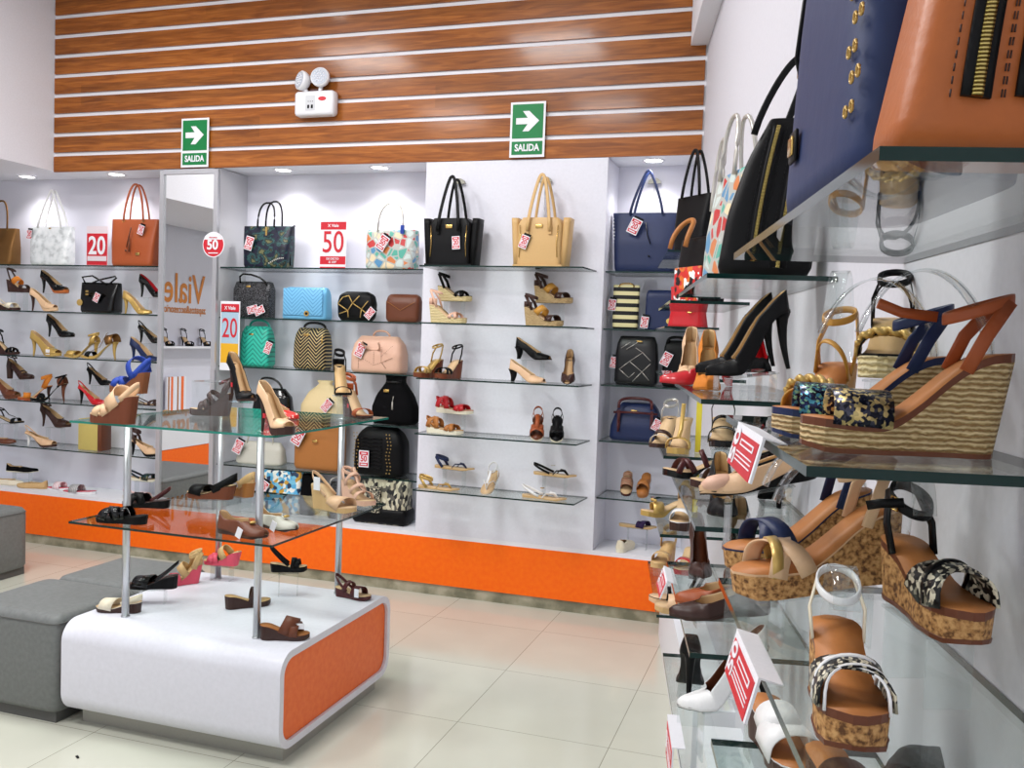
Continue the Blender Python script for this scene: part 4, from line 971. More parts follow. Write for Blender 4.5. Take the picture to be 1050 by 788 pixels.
quick_wall_bag('grey, red and blue reptile print tote bag, middle bay of the right wall', 2.42, .125, 1.644, -66, .22, .12, .30, M_REPT, prof=TAPER, mh=M_SILVER, handles=[dict(a=.055, h=.16, y=-.03, w=.006, p=.8), dict(a=.055, h=.16, y=.03, w=.006, p=.8)])
quick_wall_bag('cream and grey tote bag with gold hardware, middle bay of the right wall', 2.75-.05, .12, 1.644, -70, .16, .1, .26, M_SILVERBAG, prof=TAPER, mh=M_SILVER, handles=[dict(a=.045, h=.2, y=-.03, w=.006, p=.8)])
def zip_bag_extra(w, h, d, m_stitch, xs=(-.03, .065), lean=0, sl=0, base=1):
    def ex(r):
        for x in xs:
            b = MB(); pts = [(x + lean * h * t + .02 * (1 - t) ** 2 + sl * t, -d / 2 * lerp(1.0, .62, t) - .003, h * lerp(.06 if x > 0 else .10, .95, t)) for t in [j / 16 for j in range(17)]]
            b.ribbon(pts, None, .020, .003, 0); b2 = MB(); b2.ribbon([(p[0], p[1] - .0025, p[2]) for p in pts], None, .0075, .003, 0)
            z = obj('zip_tape', b, M_BLACK, r); obj('zip_teeth', b2, pattern('brass_teeth', 'bandsz', [(96, 76, 30), (238, 214, 130)], 110, .25, .9, bump=.8), z)
            for off in (-.017, .017):
                s = MB()
                for q in range(len(pts) - 1):
                    for e_ in (0, .5):
                        u = Vector(pts[q]).lerp(Vector(pts[q + 1]), e_); u2 = Vector(pts[q]).lerp(Vector(pts[q + 1]), e_ + .3); s.tube([u + Vector((off, .0, 0)), u2 + Vector((off, .0, 0))], .0007, n=4)
                obj('stitching', s, m_stitch, r)
        if base:
            b = MB(); b.tube([(-w * .28, -d * .5, .045), (-w * .2, -d * .5 - .002, .03), (-w * .1, -d * .5 - .002, .024), (w * .3, -d * .5 - .002, .022)], .0025); obj('base_seam', b, r.children[0].data.materials[0], r)
    return ex
def big_handles(a, z, h, y, m, w=.02): return [dict(a=a, h=h, y=y, w=w, flat=1, p=.85, z=z, m=m, a2=a * .4)]
p = wall(.722, .145, 1.644)
bag('tote_bag', 'large tan leather tote bag with two gold zippers at top right, closest to the viewer', p, 11.6, .182, .10, .34, M_TAN, [(0, .97, .94), (.04, 1, 1), (.5, .96, .9), (1, .9, .7)], e=.32, lean=.16, extra=zip_bag_extra(.182, .34, .10, M_DKBROWN, (-.062, -.026), .15, .02, 0), handles=big_handles(.06, .3, .2, -.03, M_TAN))
p = wall(1.995, .118, 1.644)
bag('tote_bag', 'black leather tote bag with two gold zippers, middle bay of the right wall', p, 2, .19, .14, .33, M_BLACK, [(0, .9, .9), (.05, 1, 1), (.4, .98, .9), (.75, .75, .7), (1, .42, .5)], e=.35, lean=.12, extra=zip_bag_extra(.175, .33, .14, M_BLACK, (-.04, .01), .12, .02, 0), handles=[dict(a=.03, h=.16, y=-.03, w=.014, flat=1, p=.85, z=.3, m=M_BLACK, lean=.06)], roll=0)
def e9(r):
    for i in range(12):
        for j in range(2):
            x = .158 - .02 * j + (.015 if i % 2 else 0) - .04 * (i / 12) ; z = .06 + .026 * i
            b = MB(); b.tube([(x + .0045 * math.cos(a), -.074 + .012 * (i / 12), z + .0045 * math.sin(a)) for a in [2 * PI * q / 12 for q in range(12)]], .0014, closed=True, n=6); obj('eyelet', b, M_GOLDL, r, label='gold eyelet')
    obj('square_lock', MB().box((-.075, -.077, .075), (.034, .004, .034), 0, bev=.002).box((-.075, -.080, .075), (.022, .003, .02), 1, bev=.001), [M_BLACK, M_GOLD], r)
    b = MB(); b.ribbon([(-.16, -.03, .40), (-.165, -.05, .33), (-.185, -.05, .27)], None, .018, .004); obj('side_strap', b, M_BLACK, r)
    b = MB(); b.tube([(-.19, -.03, .1), (-.175, -.06, .2), (-.165, -.05, .33)], .003); obj('side_piping', b, M_BLACK, r)
    for z in (.06, .19): obj('side_clip', MB().box((-.186, -.05, z), (.014, .012, .02), bev=.002), M_GOLD, r)
p = wall(.955, .165, 1.644)
bag('tote_bag', 'large navy blue tote bag with gold square lock and eyelets at top right', p, RWR, .335, .15, .42, mat('smooth_navy_leather', (38, 52, 92), .5, bump=.25, bscale=40, spec=.25), [(0, .97, .96), (.04, 1, 1), (.5, .93, .9), (1, .84, .7)], e=.3, extra=e9, handles=[dict(a=.08, h=.16, y=-.05, w=.02, flat=1, p=.85, z=.36, m=M_BLACK)])

# ================================================================== shoes
GB, GM, GP, GC = 'shoes in the left recess', 'shoes in the middle recess', 'shoes on the white pier', 'shoes in the corner recess'
GT, GL, GX = 'high heels on the upper glass tier', 'wedges and loafers on the lower glass tier', 'sandals on top of the display block'
GW = 'shoes on the right wall shelves'
def S(base_, **k):
    d = dict(base_); d.update(k); return d
PUMP = dict(name='pump_shoe', base='stiletto', hh=.095, upper=1, tip='n')
POINT = S(PUMP, tip='p')
PEEP = S(PUMP, hh=.11, pl=.022, tip='r', t1=.93, vamp=.046)
SLING = S(PUMP, upper=1, back=.018, straps=(('sling', .045, .008, .4),))
WED = dict(name='wedge_sandal', base='wedge', hh=.085, pl=.028, tip='r')
ESP = S(WED, hh=.09, pl=.028)
HSAN = dict(name='heeled_sandal', base='stiletto', hh=.10, pl=.018, tip='r')
FLATS = dict(name='flat_sandal', base='flat', hh=.012, pl=.007, tip='r')
FLAT = dict(name='flat_shoe', base='flat', hh=.012, pl=.007, tip='n', upper=1, back=.045, vamp=.032, mouth=.66)
SLIDE = dict(name='slide_sandal', base='wedge', hh=.035, pl=.018, tip='r')
def put(kind, label, loc, rz, **k):
    d = S(kind, **k); nm = d.pop('name')
    if d.get('group') in (GB, GP): d['L'] = d.get('L', .2) * 1.12
    if d.get('group') == GB and -30 < rz < 0: rz += 24
    return shoe(nm, label, loc, rz, **d)
AX = (('band', .70, .78, .032, .030), ('ankle', .075, .009))
XX = (('cross', .60, .80, .034, .020), ('ankle', .075, .009))

# ---------------- left recess
k1 = dict(group=GB)
put(WED, 'brown wedge sandal with orange upper, raised on the second shelf of the left recess', (-5.1969, 4.9800, 1.7010), -15, L=.17, sole=M_DKBROWN, scol=M_DKBROWN, straps=(('band', .66, .72, .03, .03), ('band', .3, .4, .05, .04, M_ORSUEDE), ('ankle', .07, .01)), stand=Z2, **k1)
put(WED, 'pale sandal with dark striped sole, second shelf at the left edge', (-5.2545, 4.9300, 1.5760), -10, L=.17, hh=.05, pl=.02, sole=M_DKBROWN, scol=M_CREAM, straps=(('band', .6, .75, .035, .04), ('sling', .05, .007)), **k1)
put(PEEP, 'black slingback pump with tan platform, raised on the second shelf', (-4.9123, 5.0000, 1.7007), -18, L=.19, sole=M_TAN, heelc=M_PATENT, colr=M_PATENT, stand=Z2, **k1)
put(PEEP, 'beige peep-toe platform pump, second shelf beside the black bag', (-4.9331, 4.9300, 1.5760), -14, L=.18, colr=M_NUDE, heelc=M_DKBROWN, **k1)
def ebk(r):
    b = MB(); b.tube([(-.11, -.02, .19), (-.13, -.03, .235), (-.05, -.03, .245), (.06, -.03, .19)], .006); obj('handle', b, M_PATENT, r)
    b = MB(); b.tube([(-.08, -.02, .19), (.0, -.02, .22), (.12, -.02, .245), (.13, -.02, .235), (.07, -.02, .19)], .006); obj('handle', b, M_PATENT, r)
    obj('clasp', MB().box((-.06, -.066, .14), (.022, .005, .012)).box((-.06, -.066, .12), (.022, .005, .012)), M_GOLD, r)
    M1 = Matrix.Translation((-.12, -.062, .065)) @ Matrix.Rotation(PI / 2, 4, 'X'); obj('medallion', MB().cyl((0, 0, 0), .022, .003, 0, M1), M_GOLDL, r)
bag('tote_bag', 'black patent tote bag with crossed handles, second shelf of the left recess', (-4.4986, 4.9800, 1.5760), 3, .29, .13, .20, M_PATENT, TAPER, extra=ebk, tag_=(.02, -.075, .1, '20', 25))
put(PUMP, 'gold pump with stiletto heel, second shelf right of the black bag', (-4.1725, 4.9400, 1.5760), -18, L=.19, hh=.105, colr=M_GOLDL, **k1)
put(PUMP, 'black pump with red lining, raised beside the mirror, second shelf', (-4.1011, 5.0000, 1.6901), -22, L=.19, hh=.105, colr=M_PATENT, ins=M_RED, stand=Z2, **k1)
put(HSAN, 'black strappy high sandal at the left edge, third shelf', (-5.2513, 4.9300, 1.2710), -15, L=.17, hh=.09, base='wedge', sole=M_DKBROWN, scol=M_BLACK, straps=XX, **k1)
put(PUMP, 'black patent pump with stiletto heel, raised on the third shelf', (-4.8776, 5.0200, 1.4020), -18, L=.19, hh=.11, pl=.015, tip='r', colr=M_PATENT, stand=Z3, **k1)
put(PEEP, 'gold peep-toe pump with white tag, third shelf', (-4.9125, 4.9300, 1.2710), -20, L=.21, hh=.12, colr=M_GOLDL, extra=lambda r: obj('label_tag', MB().box((.05, -.042, .03), (.03, .002, .035)), M_WHITE, r), **k1)
put(HSAN, 'gold peep-toe sandal turned left, third shelf', (-4.6088, 4.9300, 1.2710), 205, L=.20, hh=.11, scol=M_GOLDL, sole=M_GOLDL, straps=(('band', .66, .8, .034, .05), ('ankle', .05, .012), ('band', .08, .16, .045, .03)), **k1)
put(HSAN, 'bronze lace-front sandal turned left, third shelf', (-4.4553, 4.9200, 1.2710), 208, L=.21, hh=.115, scol=M_BRONZE, sole=M_GOLDL, heelc=M_GOLDL, straps=(('band', .66, .8, .034, .03, M_BLACK), ('tbar', .04, .06, .012), ('band', .06, .2, .055, .05)), **k1)
put(SLING, 'black patent slingback, raised beside the mirror on the third shelf', (-4.1194, 5.0200, 1.3885), -22, L=.19, hh=.10, colr=M_PATENT, stand=Z3, **k1)
put(PUMP, 'navy pump with open side beside the mirror, third shelf', (-4.0968, 4.9300, 1.2710), -20, L=.20, hh=.105, tip='r', colr=M_NAVY, open_side=(.25, .6), **k1)
put(PEEP, 'brown platform pump at the left edge, fourth shelf', (-5.2460, 4.9200, 0.9660), -18, L=.20, hh=.11, pl=.025, colr=M_BROWN, heelc=M_BROWN, **k1)
put(PUMP, 'dark mary-jane pump with ankle strap, raised on the fourth shelf', (-5.2231, 5.0200, 1.0972), -20, L=.19, hh=.095, pl=.015, tip='r', colr=M_DKBROWN, straps=(('ankle', .06, .008), ('band', .5, .5, .045, .012)), base='block', stand=Z4, **k1)
put(HSAN, 'amber and brown platform sandal facing forward, fourth shelf', (-5.0008, 4.9300, 0.9660), 235, L=.19, hh=.10, pl=.02, scol=M_ORSUEDE, sole=M_ORBR, heelc=M_DKBROWN, straps=(('band', .7, .78, .036, .045), ('ankle', .06, .02)), **k1)
put(HSAN, 'brown and black high sandal facing forward, fourth shelf', (-4.8736, 4.9200, 0.9660), 220, L=.20, hh=.12, pl=.02, scol=M_BLACK, sole=M_BLACK, heelc=M_BROWN, straps=(('cross', .64, .78, .036, .02), ('ankle', .05, .01), ('band', .06, .16, .05, .04, M_BROWN)), **k1)
put(SLING, 'red slingback pump with dark heel, fourth shelf', (-4.5155, 4.9300, 0.9660), -22, L=.20, hh=.105, colr=M_REDL, heelc=M_BLACK, stand=None, **k1)
put(SLING, 'black slingback pump, raised behind the red one on the fourth shelf', (-4.5439, 5.0300, 1.0893), -22, L=.19, hh=.10, colr=M_BLACK, stand=Z4, **k1)
put(FLATS, 'dark flat sandal beside the mirror frame, raised on the fourth shelf', (-4.1183, 5.0000, 0.9756), -12, L=.19, hh=.02, scol=M_DKBROWN, sole=M_DKBROWN, straps=(('cross', .55, .8, .035, .02), ('sling', .04, .008)), stand=Z4, **k1)
put(HSAN, 'black t-strap sandal at the left edge, raised on the lowest shelf', (-5.3032, 5.0000, 0.7854), -8, L=.19, hh=.05, pl=.012, scol=M_BLACK, sole=M_BLACK, base='block', straps=(('tbar', .04, .05, .01), ('band', .72, .76, .03, .03), ('ankle', .05, .008)), stand=Z5, **k1)
put(PEEP, 'dark platform pump with bow at the ankle, raised on the lowest shelf', (-4.8915, 5.0000, 0.7840), -14, L=.20, hh=.11, pl=.02, colr=M_DKBROWN, open_side=(.25, .6), straps=(('ankle', .045, .01),), stand=Z5, **k1)
put(PEEP, 'nude peep-toe sling sandal with white heel, lowest shelf', (-4.9363, 4.9200, 0.6530), -12, L=.20, hh=.09, pl=.018, back=.012, colr=M_NUDE, sole=M_DKBROWN, heelc=M_WHITEL, straps=(('sling', .05, .007),), **k1)
put(FLAT, 'brown flat shoe at the left edge, lowest shelf', (-5.2860, 4.9200, 0.6530), -8, L=.19, colr=M_BROWN, **k1)
t = thing('woven_box_bag', 'yellow woven straw box bag with brown side, lowest shelf under the glass tiers', 'handbag', (-4.5402, 4.9800, 0.6530), 4)
b = MB(); b.box((-.015, 0, .105), (.155, .10, .21), 0, bev=.006); obj('body', b, pattern('yellow_straw', 'rope', [(206, 180, 84), (232, 210, 120), (242, 224, 142)], 60, .8, bump=1), t)
obj('side_panel', MB().box((.075, 0, .095), (.03, .104, .19), bev=.004), M_BROWN, t)
put(PEEP, 'nude peep-toe pump with black sole beside the mirror, lowest shelf', (-4.0768, 4.9200, 0.6530), -18, L=.20, hh=.10, pl=.02, colr=M_NUDE, sole=M_BLACK, back=.014, straps=(('ankle', .06, .016, 1),), scol=M_DKBROWN, **k1)
put(FLAT, 'black canvas flat with white sole, raised above the ledge', (-5.1776, 5.0000, 0.4506), -6, L=.20, colr=M_BSUEDE, sole=M_RUBBERW, mouth=.45, stand=ZL, **k1)
put(FLAT, 'pale cream flat shoe at the left edge of the ledge', (-5.2543, 4.9500, 0.3610), -10, L=.21, colr=M_CREAM, sole=M_RUBBERW, **k1)
put(FLAT, 'beige woven flat shoe turned left, on the ledge', (-5.0187, 4.9300, 0.3610), 192, L=.20, colr=M_BEIGE, sole=M_BEIGE, **k1)
put(SLIDE, 'pink slide sandal behind the striped one, on the ledge', (-4.7978, 4.9700, 0.3610), 190, L=.19, hh=.02, pl=.012, sole=M_WHITEL, scol=M_SWHITE, straps=(('band', .55, .62, .045, .05),), ins=M_PINK, **k1)
put(SLIDE, 'grey and pink striped slide sandal with white sole, on the ledge', (-4.6019, 4.9200, 0.3610), 190, L=.21, hh=.02, pl=.012, sole=M_WHITEL, scol=pattern('grey_stripes', 'bandsx', [(150, 150, 150), (238, 236, 236), (50, 50, 54)], 26, .6), straps=(('band', .55, .62, .05, .06),), ins=M_PINK, **k1)
put(FLATS, 'dark floral flat sandal with pale sole, raised above the ledge by the mirror', (-4.1478, 5.0000, 0.4729), 5, L=.20, hh=.02, pl=.012, sole=M_RUBBERW, scol=M_FLORB, straps=(('band', .62, .72, .04, .05), ('sling', .04, .014)), stand=ZL, **k1)
put(FLATS, 'pale pink floral flat sandal on the ledge by the mirror', (-4.1338, 4.9300, 0.3610), 5, L=.20, hh=.018, pl=.012, sole=M_RUBBERW, scol=M_SWHITE, straps=(('band', .62, .72, .04, .05), ('sling', .04, .012)), **k1)

# ---------------- pier
k2 = dict(group=GP)
put(ESP, 'pale espadrille wedge with dark straps, raised on the second shelf of the pier', (-1.8896, 4.7800, 1.7002), -6, L=.19, hh=.085, sole=M_ROPE2, scol=M_BLACK, straps=XX[:1] + (('ankle', .06, .014),), stand=Z2, **k2)
put(ESP, 'blush espadrille wedge with crossed straps, second shelf of the pier', (-1.8862, 4.6800, 1.5760), -6, L=.205, hh=.10, sole=M_ROPE2, scol=M_BLUSH, straps=(('cross', .62, .8, .034, .018), ('ankle', .07, .01, 1)), **k2)
put(ESP, 'brown strap wedge with mustard band, raised on the second shelf of the pier', (-1.3176, 4.7800, 1.7017), -10, L=.205, hh=.095, sole=M_ROPE, scol=M_DKBROWN, straps=(('band', .70, .78, .034, .04), ('band', .36, .42, .052, .036, M_MUSTARD), ('ankle', .055, .015, 1)), stand=Z2, **k2)
put(ESP, 'brown strap wedge with mustard band, standing lower on the pier second shelf', (-1.3391, 4.6800, 1.5760), -10, L=.205, hh=.10, sole=M_ROPE, scol=M_DKBROWN, straps=(('band', .70, .78, .034, .04), ('band', .36, .42, .052, .036, M_MUSTARD), ('ankle', .055, .015, 1)), **k2)
put(WED, 'gold wedge sandal with wooden sole, facing forward, third shelf of the pier', (-1.9965, 4.6900, 1.2710), 250, L=.19, hh=.10, sole=M_WEDBR, scol=M_GOLDL, straps=XX, ins=M_GOLDL, **k2)
put(WED, 'black strap wedge sandal with wooden sole, facing forward, third shelf of the pier', (-1.8699, 4.6800, 1.2710), 254, L=.19, hh=.10, sole=M_WEDBR, scol=M_BLACK, straps=XX, **k2)
put(PUMP, 'black peep-toe pump with cone heel, raised on the third shelf of the pier', (-1.4159, 4.7800, 1.3915), -12, L=.20, hh=.07, base='cone', colr=M_BLACK, t1=.95, stand=Z3, **k2)
put(PUMP, 'tan peep-toe pump with black cone heel, third shelf of the pier', (-1.4144, 4.6800, 1.2710), -12, L=.20, hh=.07, base='cone', colr=M_NUDE, heelc=M_BLACK, t1=.95, **k2)
put(PUMP, 'brown peep-toe pump facing straight forward, third shelf of the pier', (-1.1983, 4.7150, 1.3060), 280, tilt=20, stand=1.271, L=.19, hh=.075, base='cone', colr=M_DKBROWN, t1=.95, mouth=.7, **k2)
put(SLIDE, 'red strap sandal with thick pale sole, raised on the fourth shelf of the pier', (-1.8677, 4.7800, 1.0710), -8, L=.21, hh=.035, pl=.022, sole=M_RUBBERW, scol=M_REDL, straps=(('cross', .62, .78, .034, .03), ('cross', .1, .34, .06, .028), ('sling', .05, .014)), stand=Z4, **k2)
put(SLIDE, 'tan strap sandal with thick pale sole, fourth shelf of the pier', (-1.8826, 4.6800, 0.9660), -8, L=.205, hh=.035, pl=.022, sole=M_RUBBERW, scol=M_CAMEL, straps=(('cross', .62, .78, .034, .026), ('cross', .1, .34, .055, .028), ('sling', .05, .014, .3)), **k2)
put(FLATS, 'cognac cross-strap flat sandal facing forward, fourth shelf of the pier', (-1.3617, 4.7200, 1.0150), 284, tilt=34, stand=.966, L=.18, hh=.02, pl=.014, base='wedge', sole=M_RUBBERW, scol=M_ORBR, straps=(('cross', .55, .82, .036, .034), ('tbar', .045, .03, .022), ('ankle', .05, .012)), ins=M_BROWN, **k2)
put(FLATS, 'black cross-strap flat sandal facing forward, fourth shelf of the pier', (-1.2527, 4.7200, 1.0150), 284, tilt=34, stand=.966, L=.18, hh=.02, pl=.014, base='wedge', sole=M_RUBBERW, scol=M_BLACK, straps=(('cross', .55, .82, .036, .034), ('tbar', .045, .03, .022), ('ankle', .05, .012)), ins=M_BLACK, **k2)
TH = (('thong', .03, .008), ('ankle', .045, .014))
put(FLATS, 'navy ankle-strap thong sandal, raised on the lowest shelf of the pier', (-1.8568, 4.7800, 0.7569), -6, L=.22, sole=M_BEIGE, scol=M_NAVY, straps=TH, stand=Z5, **k2)
put(FLATS, 'pale gold thong sandal, lowest shelf of the pier at left', (-1.9069, 4.6800, 0.6530), -6, L=.225, sole=M_BEIGE, scol=M_GOLDL, straps=TH, **k2)
put(FLATS, 'white strap sandal facing forward at the middle of the lowest pier shelf', (-1.6181, 4.7200, 0.7000), 268, tilt=32, stand=.653, L=.18, hh=.012, base='wedge', pl=.008, sole=M_BEIGE, scol=M_WHITEL, straps=(('thong', .035, .012), ('tbar', .04, .04, .014), ('ankle', .05, .01)), **k2)
put(FLATS, 'black thong sandal with silver ornament, raised on the lowest shelf of the pier', (-1.2700, 4.7800, 0.7651), -6, L=.22, sole=M_BEIGE, scol=M_BLACK, straps=(('thong', .03, .01), ('sling', .045, .013), ('gem', .045, .45, M_SILVER)), stand=Z5, **k2)
put(FLATS, 'white thong sandal with gold ornament, lowest shelf of the pier at right', (-1.2980, 4.6800, 0.6530), -6, L=.225, sole=M_BEIGE, scol=M_WHITEL, straps=(('thong', .03, .012), ('sling', .05, .013), ('gem', .045, .45, M_GOLD)), **k2)

# ---------------- corner recess
k3 = dict(group=GC)
put(FLATS, 'multicoloured woven slide facing forward, lowest shelf of the corner recess', (-0.9084, 4.9800, 0.7100), 276, tilt=34, stand=.653, L=.18, hh=.03, base='wedge', pl=.02, sole=M_MAROON, scol=M_MULTI, straps=(('band', .6, .62, .045, .06), ('band', .3, .32, .045, .03)), **k3)
put(FLATS, 'tan slide sandal facing forward, lowest shelf of the corner recess', (-0.8091, 4.9700, 0.7100), 268, tilt=34, stand=.653, L=.18, hh=.03, base='wedge', pl=.025, sole=M_CAMEL, scol=M_CAMEL, straps=(('cross', .5, .7, .04, .03),), ins=M_CAMEL, **k3)
put(FLATS, 'flat navy suede sandal raised above the ledge in the corner recess', (-0.8424, 5.0000, 0.4816), 0, L=.21, sole=M_BEIGE, scol=pattern('dark_violet_suede', 'noise', [(44, 28, 66), (52, 34, 74)], 60, .8), straps=(('band', .6, .75, .035, .03), ('band', .5, .56, .03, .02)), stand=ZL, **k3)
put(FLAT, 'white sneaker seen from behind, on the ledge of the corner recess', (-0.8989, 4.9500, 0.3610), 80, L=.19, name='sneaker', colr=M_CREAM, sole=M_RUBBERW, hh=.022, pl=.018, back=.055, vamp=.05, mouth=.4, tip='r', **k3)

# ---------------- display block: upper tier (glass top at 1.151)
U, LT, BTp = 1.152, .785, .4015
k4 = dict(group=GT)
put(WED, 'royal blue cross-strap wedge sandal, raised at left of the upper glass tier', (-2.5060, 2.9300, 1.2372), 186, L=.17, hh=.085, pl=.028, sole=M_WOODH, scol=M_BLUE, straps=(('cross', .56, .80, .036, .026), ('band', .1, .34, .07, .024), ('sling', .045, .022, .35)), stand=U, **k4)
put(WED, 'nude cut-out wedge sandal at the front left of the upper glass tier', (-2.3254, 2.6425, 1.1520), 186, L=.185, hh=.10, pl=.03, sole=M_WEDBR, scol=M_NUDE, straps=(('cross', .58, .80, .036, .026), ('band', .22, .42, .055, .05), ('sling', .04, .02, .3)), **k4)
put(PUMP, 'black and brown stiletto pump with a red sticker, raised on the upper glass tier', (-1.9261, 2.8200, 1.2441), -28, L=.17, hh=.135, pl=.012, colr=M_BLACK, sole=M_DKBROWN, heelc=M_DKBROWN, tip='r', sticker=True, stand=U, **k4)
put(PUMP, 'nude peep-toe pump with dark brown heel and platform, front of the upper glass tier', (-1.6939, 2.6799, 1.1520), -24, L=.185, hh=.135, pl=.028, colr=M_NUDE, sole=M_DKBROWN, heelc=M_DKBROWN, tip='r', t1=.95, sticker=True, mouth=.66, **k4)
put(HSAN, 'dark brown strappy wedge sandal behind the acrylic stand, upper glass tier', (-2.2519, 3.1000, 1.1520), 200, L=.17, hh=.09, base='wedge', pl=.025, sole=M_DKBROWN, scol=M_DKBROWN, straps=(('band', .66, .72, .035, .02), ('band', .5, .56, .04, .02), ('band', .3, .4, .05, .02), ('ankle', .05, .012)), **k4)
put(PUMP, 'red patterned pump almost hidden behind the nude pump, upper glass tier', (-1.9849, 3.1800, 1.1520), -8, L=.18, hh=.05, base='cone', colr=pattern('red_dots', 'spots', [(238, 200, 190), (206, 40, 34)], 90, .3), **k4)
put(HSAN, 'black ankle-strap sandal with block heel, raised at the back of the upper glass tier', (-1.7393, 3.2200, 1.2561), -50, L=.17, hh=.115, base='block', pl=.008, sole=M_BLACK, scol=M_BLACK, straps=(('band', .66, .72, .03, .02), ('ankle', .05, .012, 1)), ins=M_BEIGE, stand=U, **k4)
put(WED, 'cognac ankle-strap wedge sandal with dark wedge and sticker, back right of the upper glass tier', (-1.7614, 3.4000, 1.1520), -30, L=.19, hh=.11, pl=.015, sole=M_DKBROWN, scol=M_ORBR, straps=(('band', .66, .76, .03, .03), ('ankle', .055, .014, 1)), sticker=True, **k4)
t = thing('acrylic_box', 'empty clear acrylic box stand on the upper glass tier', 'shoe riser', (-2.0323, 2.7875, 1.1520), -6)
for q, (c, d) in enumerate((((0, 0, .158), (.09, .09, .003)), ((-.044, 0, .079), (.003, .09, .156)), ((.044, 0, .079), (.003, .09, .156)))): obj('acrylic_panel', MB().box(c, d), M_ACRYL, t)
# lower tier (glass top at .784)
k5 = dict(group=GL)
put(SLIDE, 'black flat slide sandal at the front left of the lower glass tier', (-2.3323, 2.6967, 0.7850), 188, L=.20, hh=.03, pl=.016, sole=M_BLACK, scol=M_PATENT, straps=(('cross', .52, .8, .04, .034), ('band', .36, .42, .042, .022)), ins=M_BLACK, **k5)
put(SLIDE, 'black slide sandal with maroon back strap, behind the first on the lower glass tier', (-2.4559, 2.9741, 0.7850), 194, L=.19, hh=.03, pl=.016, sole=M_BLACK, scol=M_BLACK, straps=(('cross', .52, .8, .04, .034), ('sling', .05, .012, .35, M_MAROON)), ins=M_DKBROWN, **k5)
put(WED, 'black peep-toe wedge with brown wedge sole, raised on the lower glass tier', (-2.2081, 3.0500, 0.8299), 192, L=.20, hh=.055, pl=.02, sole=M_WEDBR, scol=M_BLACK, straps=(('band', .64, .78, .036, .05), ('sling', .035, .03, .45)), stand=LT, **k5)
put(WED, 'tan wedge sandal seen from behind, lower glass tier', (-2.1468, 3.1500, 0.8316), 160, L=.17, hh=.06, pl=.02, sole=M_CAMEL, scol=M_BEIGE, straps=(('band', .64, .78, .036, .04), ('sling', .03, .03, .4)), stand=LT, **k5)
def lo(r):
    obj('label_tag', MB().box((.02, -.05, .03), (.024, .002, .036), 0, Matrix.Rotation(.4, 4, 'Y')), M_WHITE, r)
    obj('bow', MB().ball((.045, 0, .05), .009, sq=(1, 1.6, .6)), M_GOLDL, r)
put(FLAT, 'brown loafer with a white tag at the front of the lower glass tier', (-1.8349, 2.7146, 0.7850), -10, L=.215, name='loafer', colr=M_BROWN, sole=M_DKBROWN, hh=.02, pl=.01, tip='r', mouth=.52, back=.06, vamp=.05, extra=lo, **k5)
put(FLAT, 'pale beige loafer behind the brown one on the lower glass tier', (-1.7931, 2.8638, 0.7850), -12, L=.19, name='loafer', colr=M_GREYL, sole=M_DKBROWN, hh=.02, pl=.01, tip='r', mouth=.5, back=.06, vamp=.05, extra=lo, **k5)
put(WED, 'nude peep-toe slingback wedge with a white tag, raised on the lower glass tier', (-1.6949, 3.1000, 0.8219), -14, L=.215, hh=.09, pl=.02, sole=M_BEIGE, scol=M_NUDE, straps=(('band', .6, .74, .038, .06), ('sling', .045, .012, .42)), stand=LT, extra=lambda r: obj('label_tag', MB().box((-.05, -.042, .10), (.032, .002, .05)), M_WHITE, r), **k5)
put(WED, 'pale pink caged wedge sandal, raised at the back right of the lower glass tier', (-1.7256, 3.3600, 0.8036), -26, L=.20, hh=.085, pl=.02, sole=M_BLUSH, scol=M_BLUSH, straps=(('band', .6, .74, .038, .02), ('band', .4, .46, .05, .016), ('band', .22, .26, .06, .016), ('tbar', .045, .05, .014), ('ankle', .04, .014)), stand=LT, **k5)
# top of the block (.40)
k6 = dict(group=GX)
put(WED, 'cream peep-toe wedge with dark sole at the left front of the display block', (-2.4651, 2.8414, 0.4015), 196, L=.175, hh=.04, pl=.016, sole=M_DKBROWN, scol=M_CREAM, straps=(('band', .6, .74, .036, .05), ('sling', .02, .02, .4)), **k6)
put(WED, 'black slingback wedge raised at the left of the display block', (-2.4220, 2.9800, 0.4629), 205, L=.19, hh=.05, pl=.016, sole=M_BLACK, scol=M_PATENT, straps=(('band', .58, .74, .036, .06), ('sling', .055, .012, .45)), ins=M_DKBROWN, stand=BTp, **k6)
put(WED, 'coral pink wedge sandal with cork-coloured footbed standing on the display block', (-2.4962, 3.2563, 0.4015), 232, L=.165, hh=.08, pl=.016, sole=M_PINK, scol=M_BEIGE, straps=(('cross', .62, .78, .034, .022, M_PINK), ('band', .3, .42, .05, .03), ('ankle', .045, .022, 1)), ins=M_BEIGE, **k6)
put(WED, 'coral pink wedge sandal with tan straps raised at the back of the display block', (-2.3853, 3.3800, 0.4703), 190, L=.17, hh=.06, pl=.014, sole=M_PINK, scol=M_PINK, straps=(('cross', .6, .78, .034, .026, M_PINK), ('band', .3, .4, .05, .03, M_BEIGE)), ins=M_BEIGE, stand=BTp, **k6)
put(SLIDE, 'black slide sandal seen from behind, raised at the back of the display block', (-2.0058, 3.3000, 0.5016), 30, L=.15, hh=.035, pl=.02, sole=M_BLACK, scol=M_BLACK, straps=(('band', .6, .66, .04, .02), ('band', .72, .78, .034, .02), ('sling', .07, .014, .5)), stand=BTp, **k6)
put(SLIDE, 'dark brown thong wedge seen from behind, middle of the display block', (-2.0635, 3.0963, 0.4015), 48, L=.18, hh=.05, pl=.02, sole=M_DKBROWN, scol=M_DKBROWN, straps=(('band', .52, .62, .058, .022), ('band', .66, .76, .05, .02)), ins=M_BEIGE, **k6)
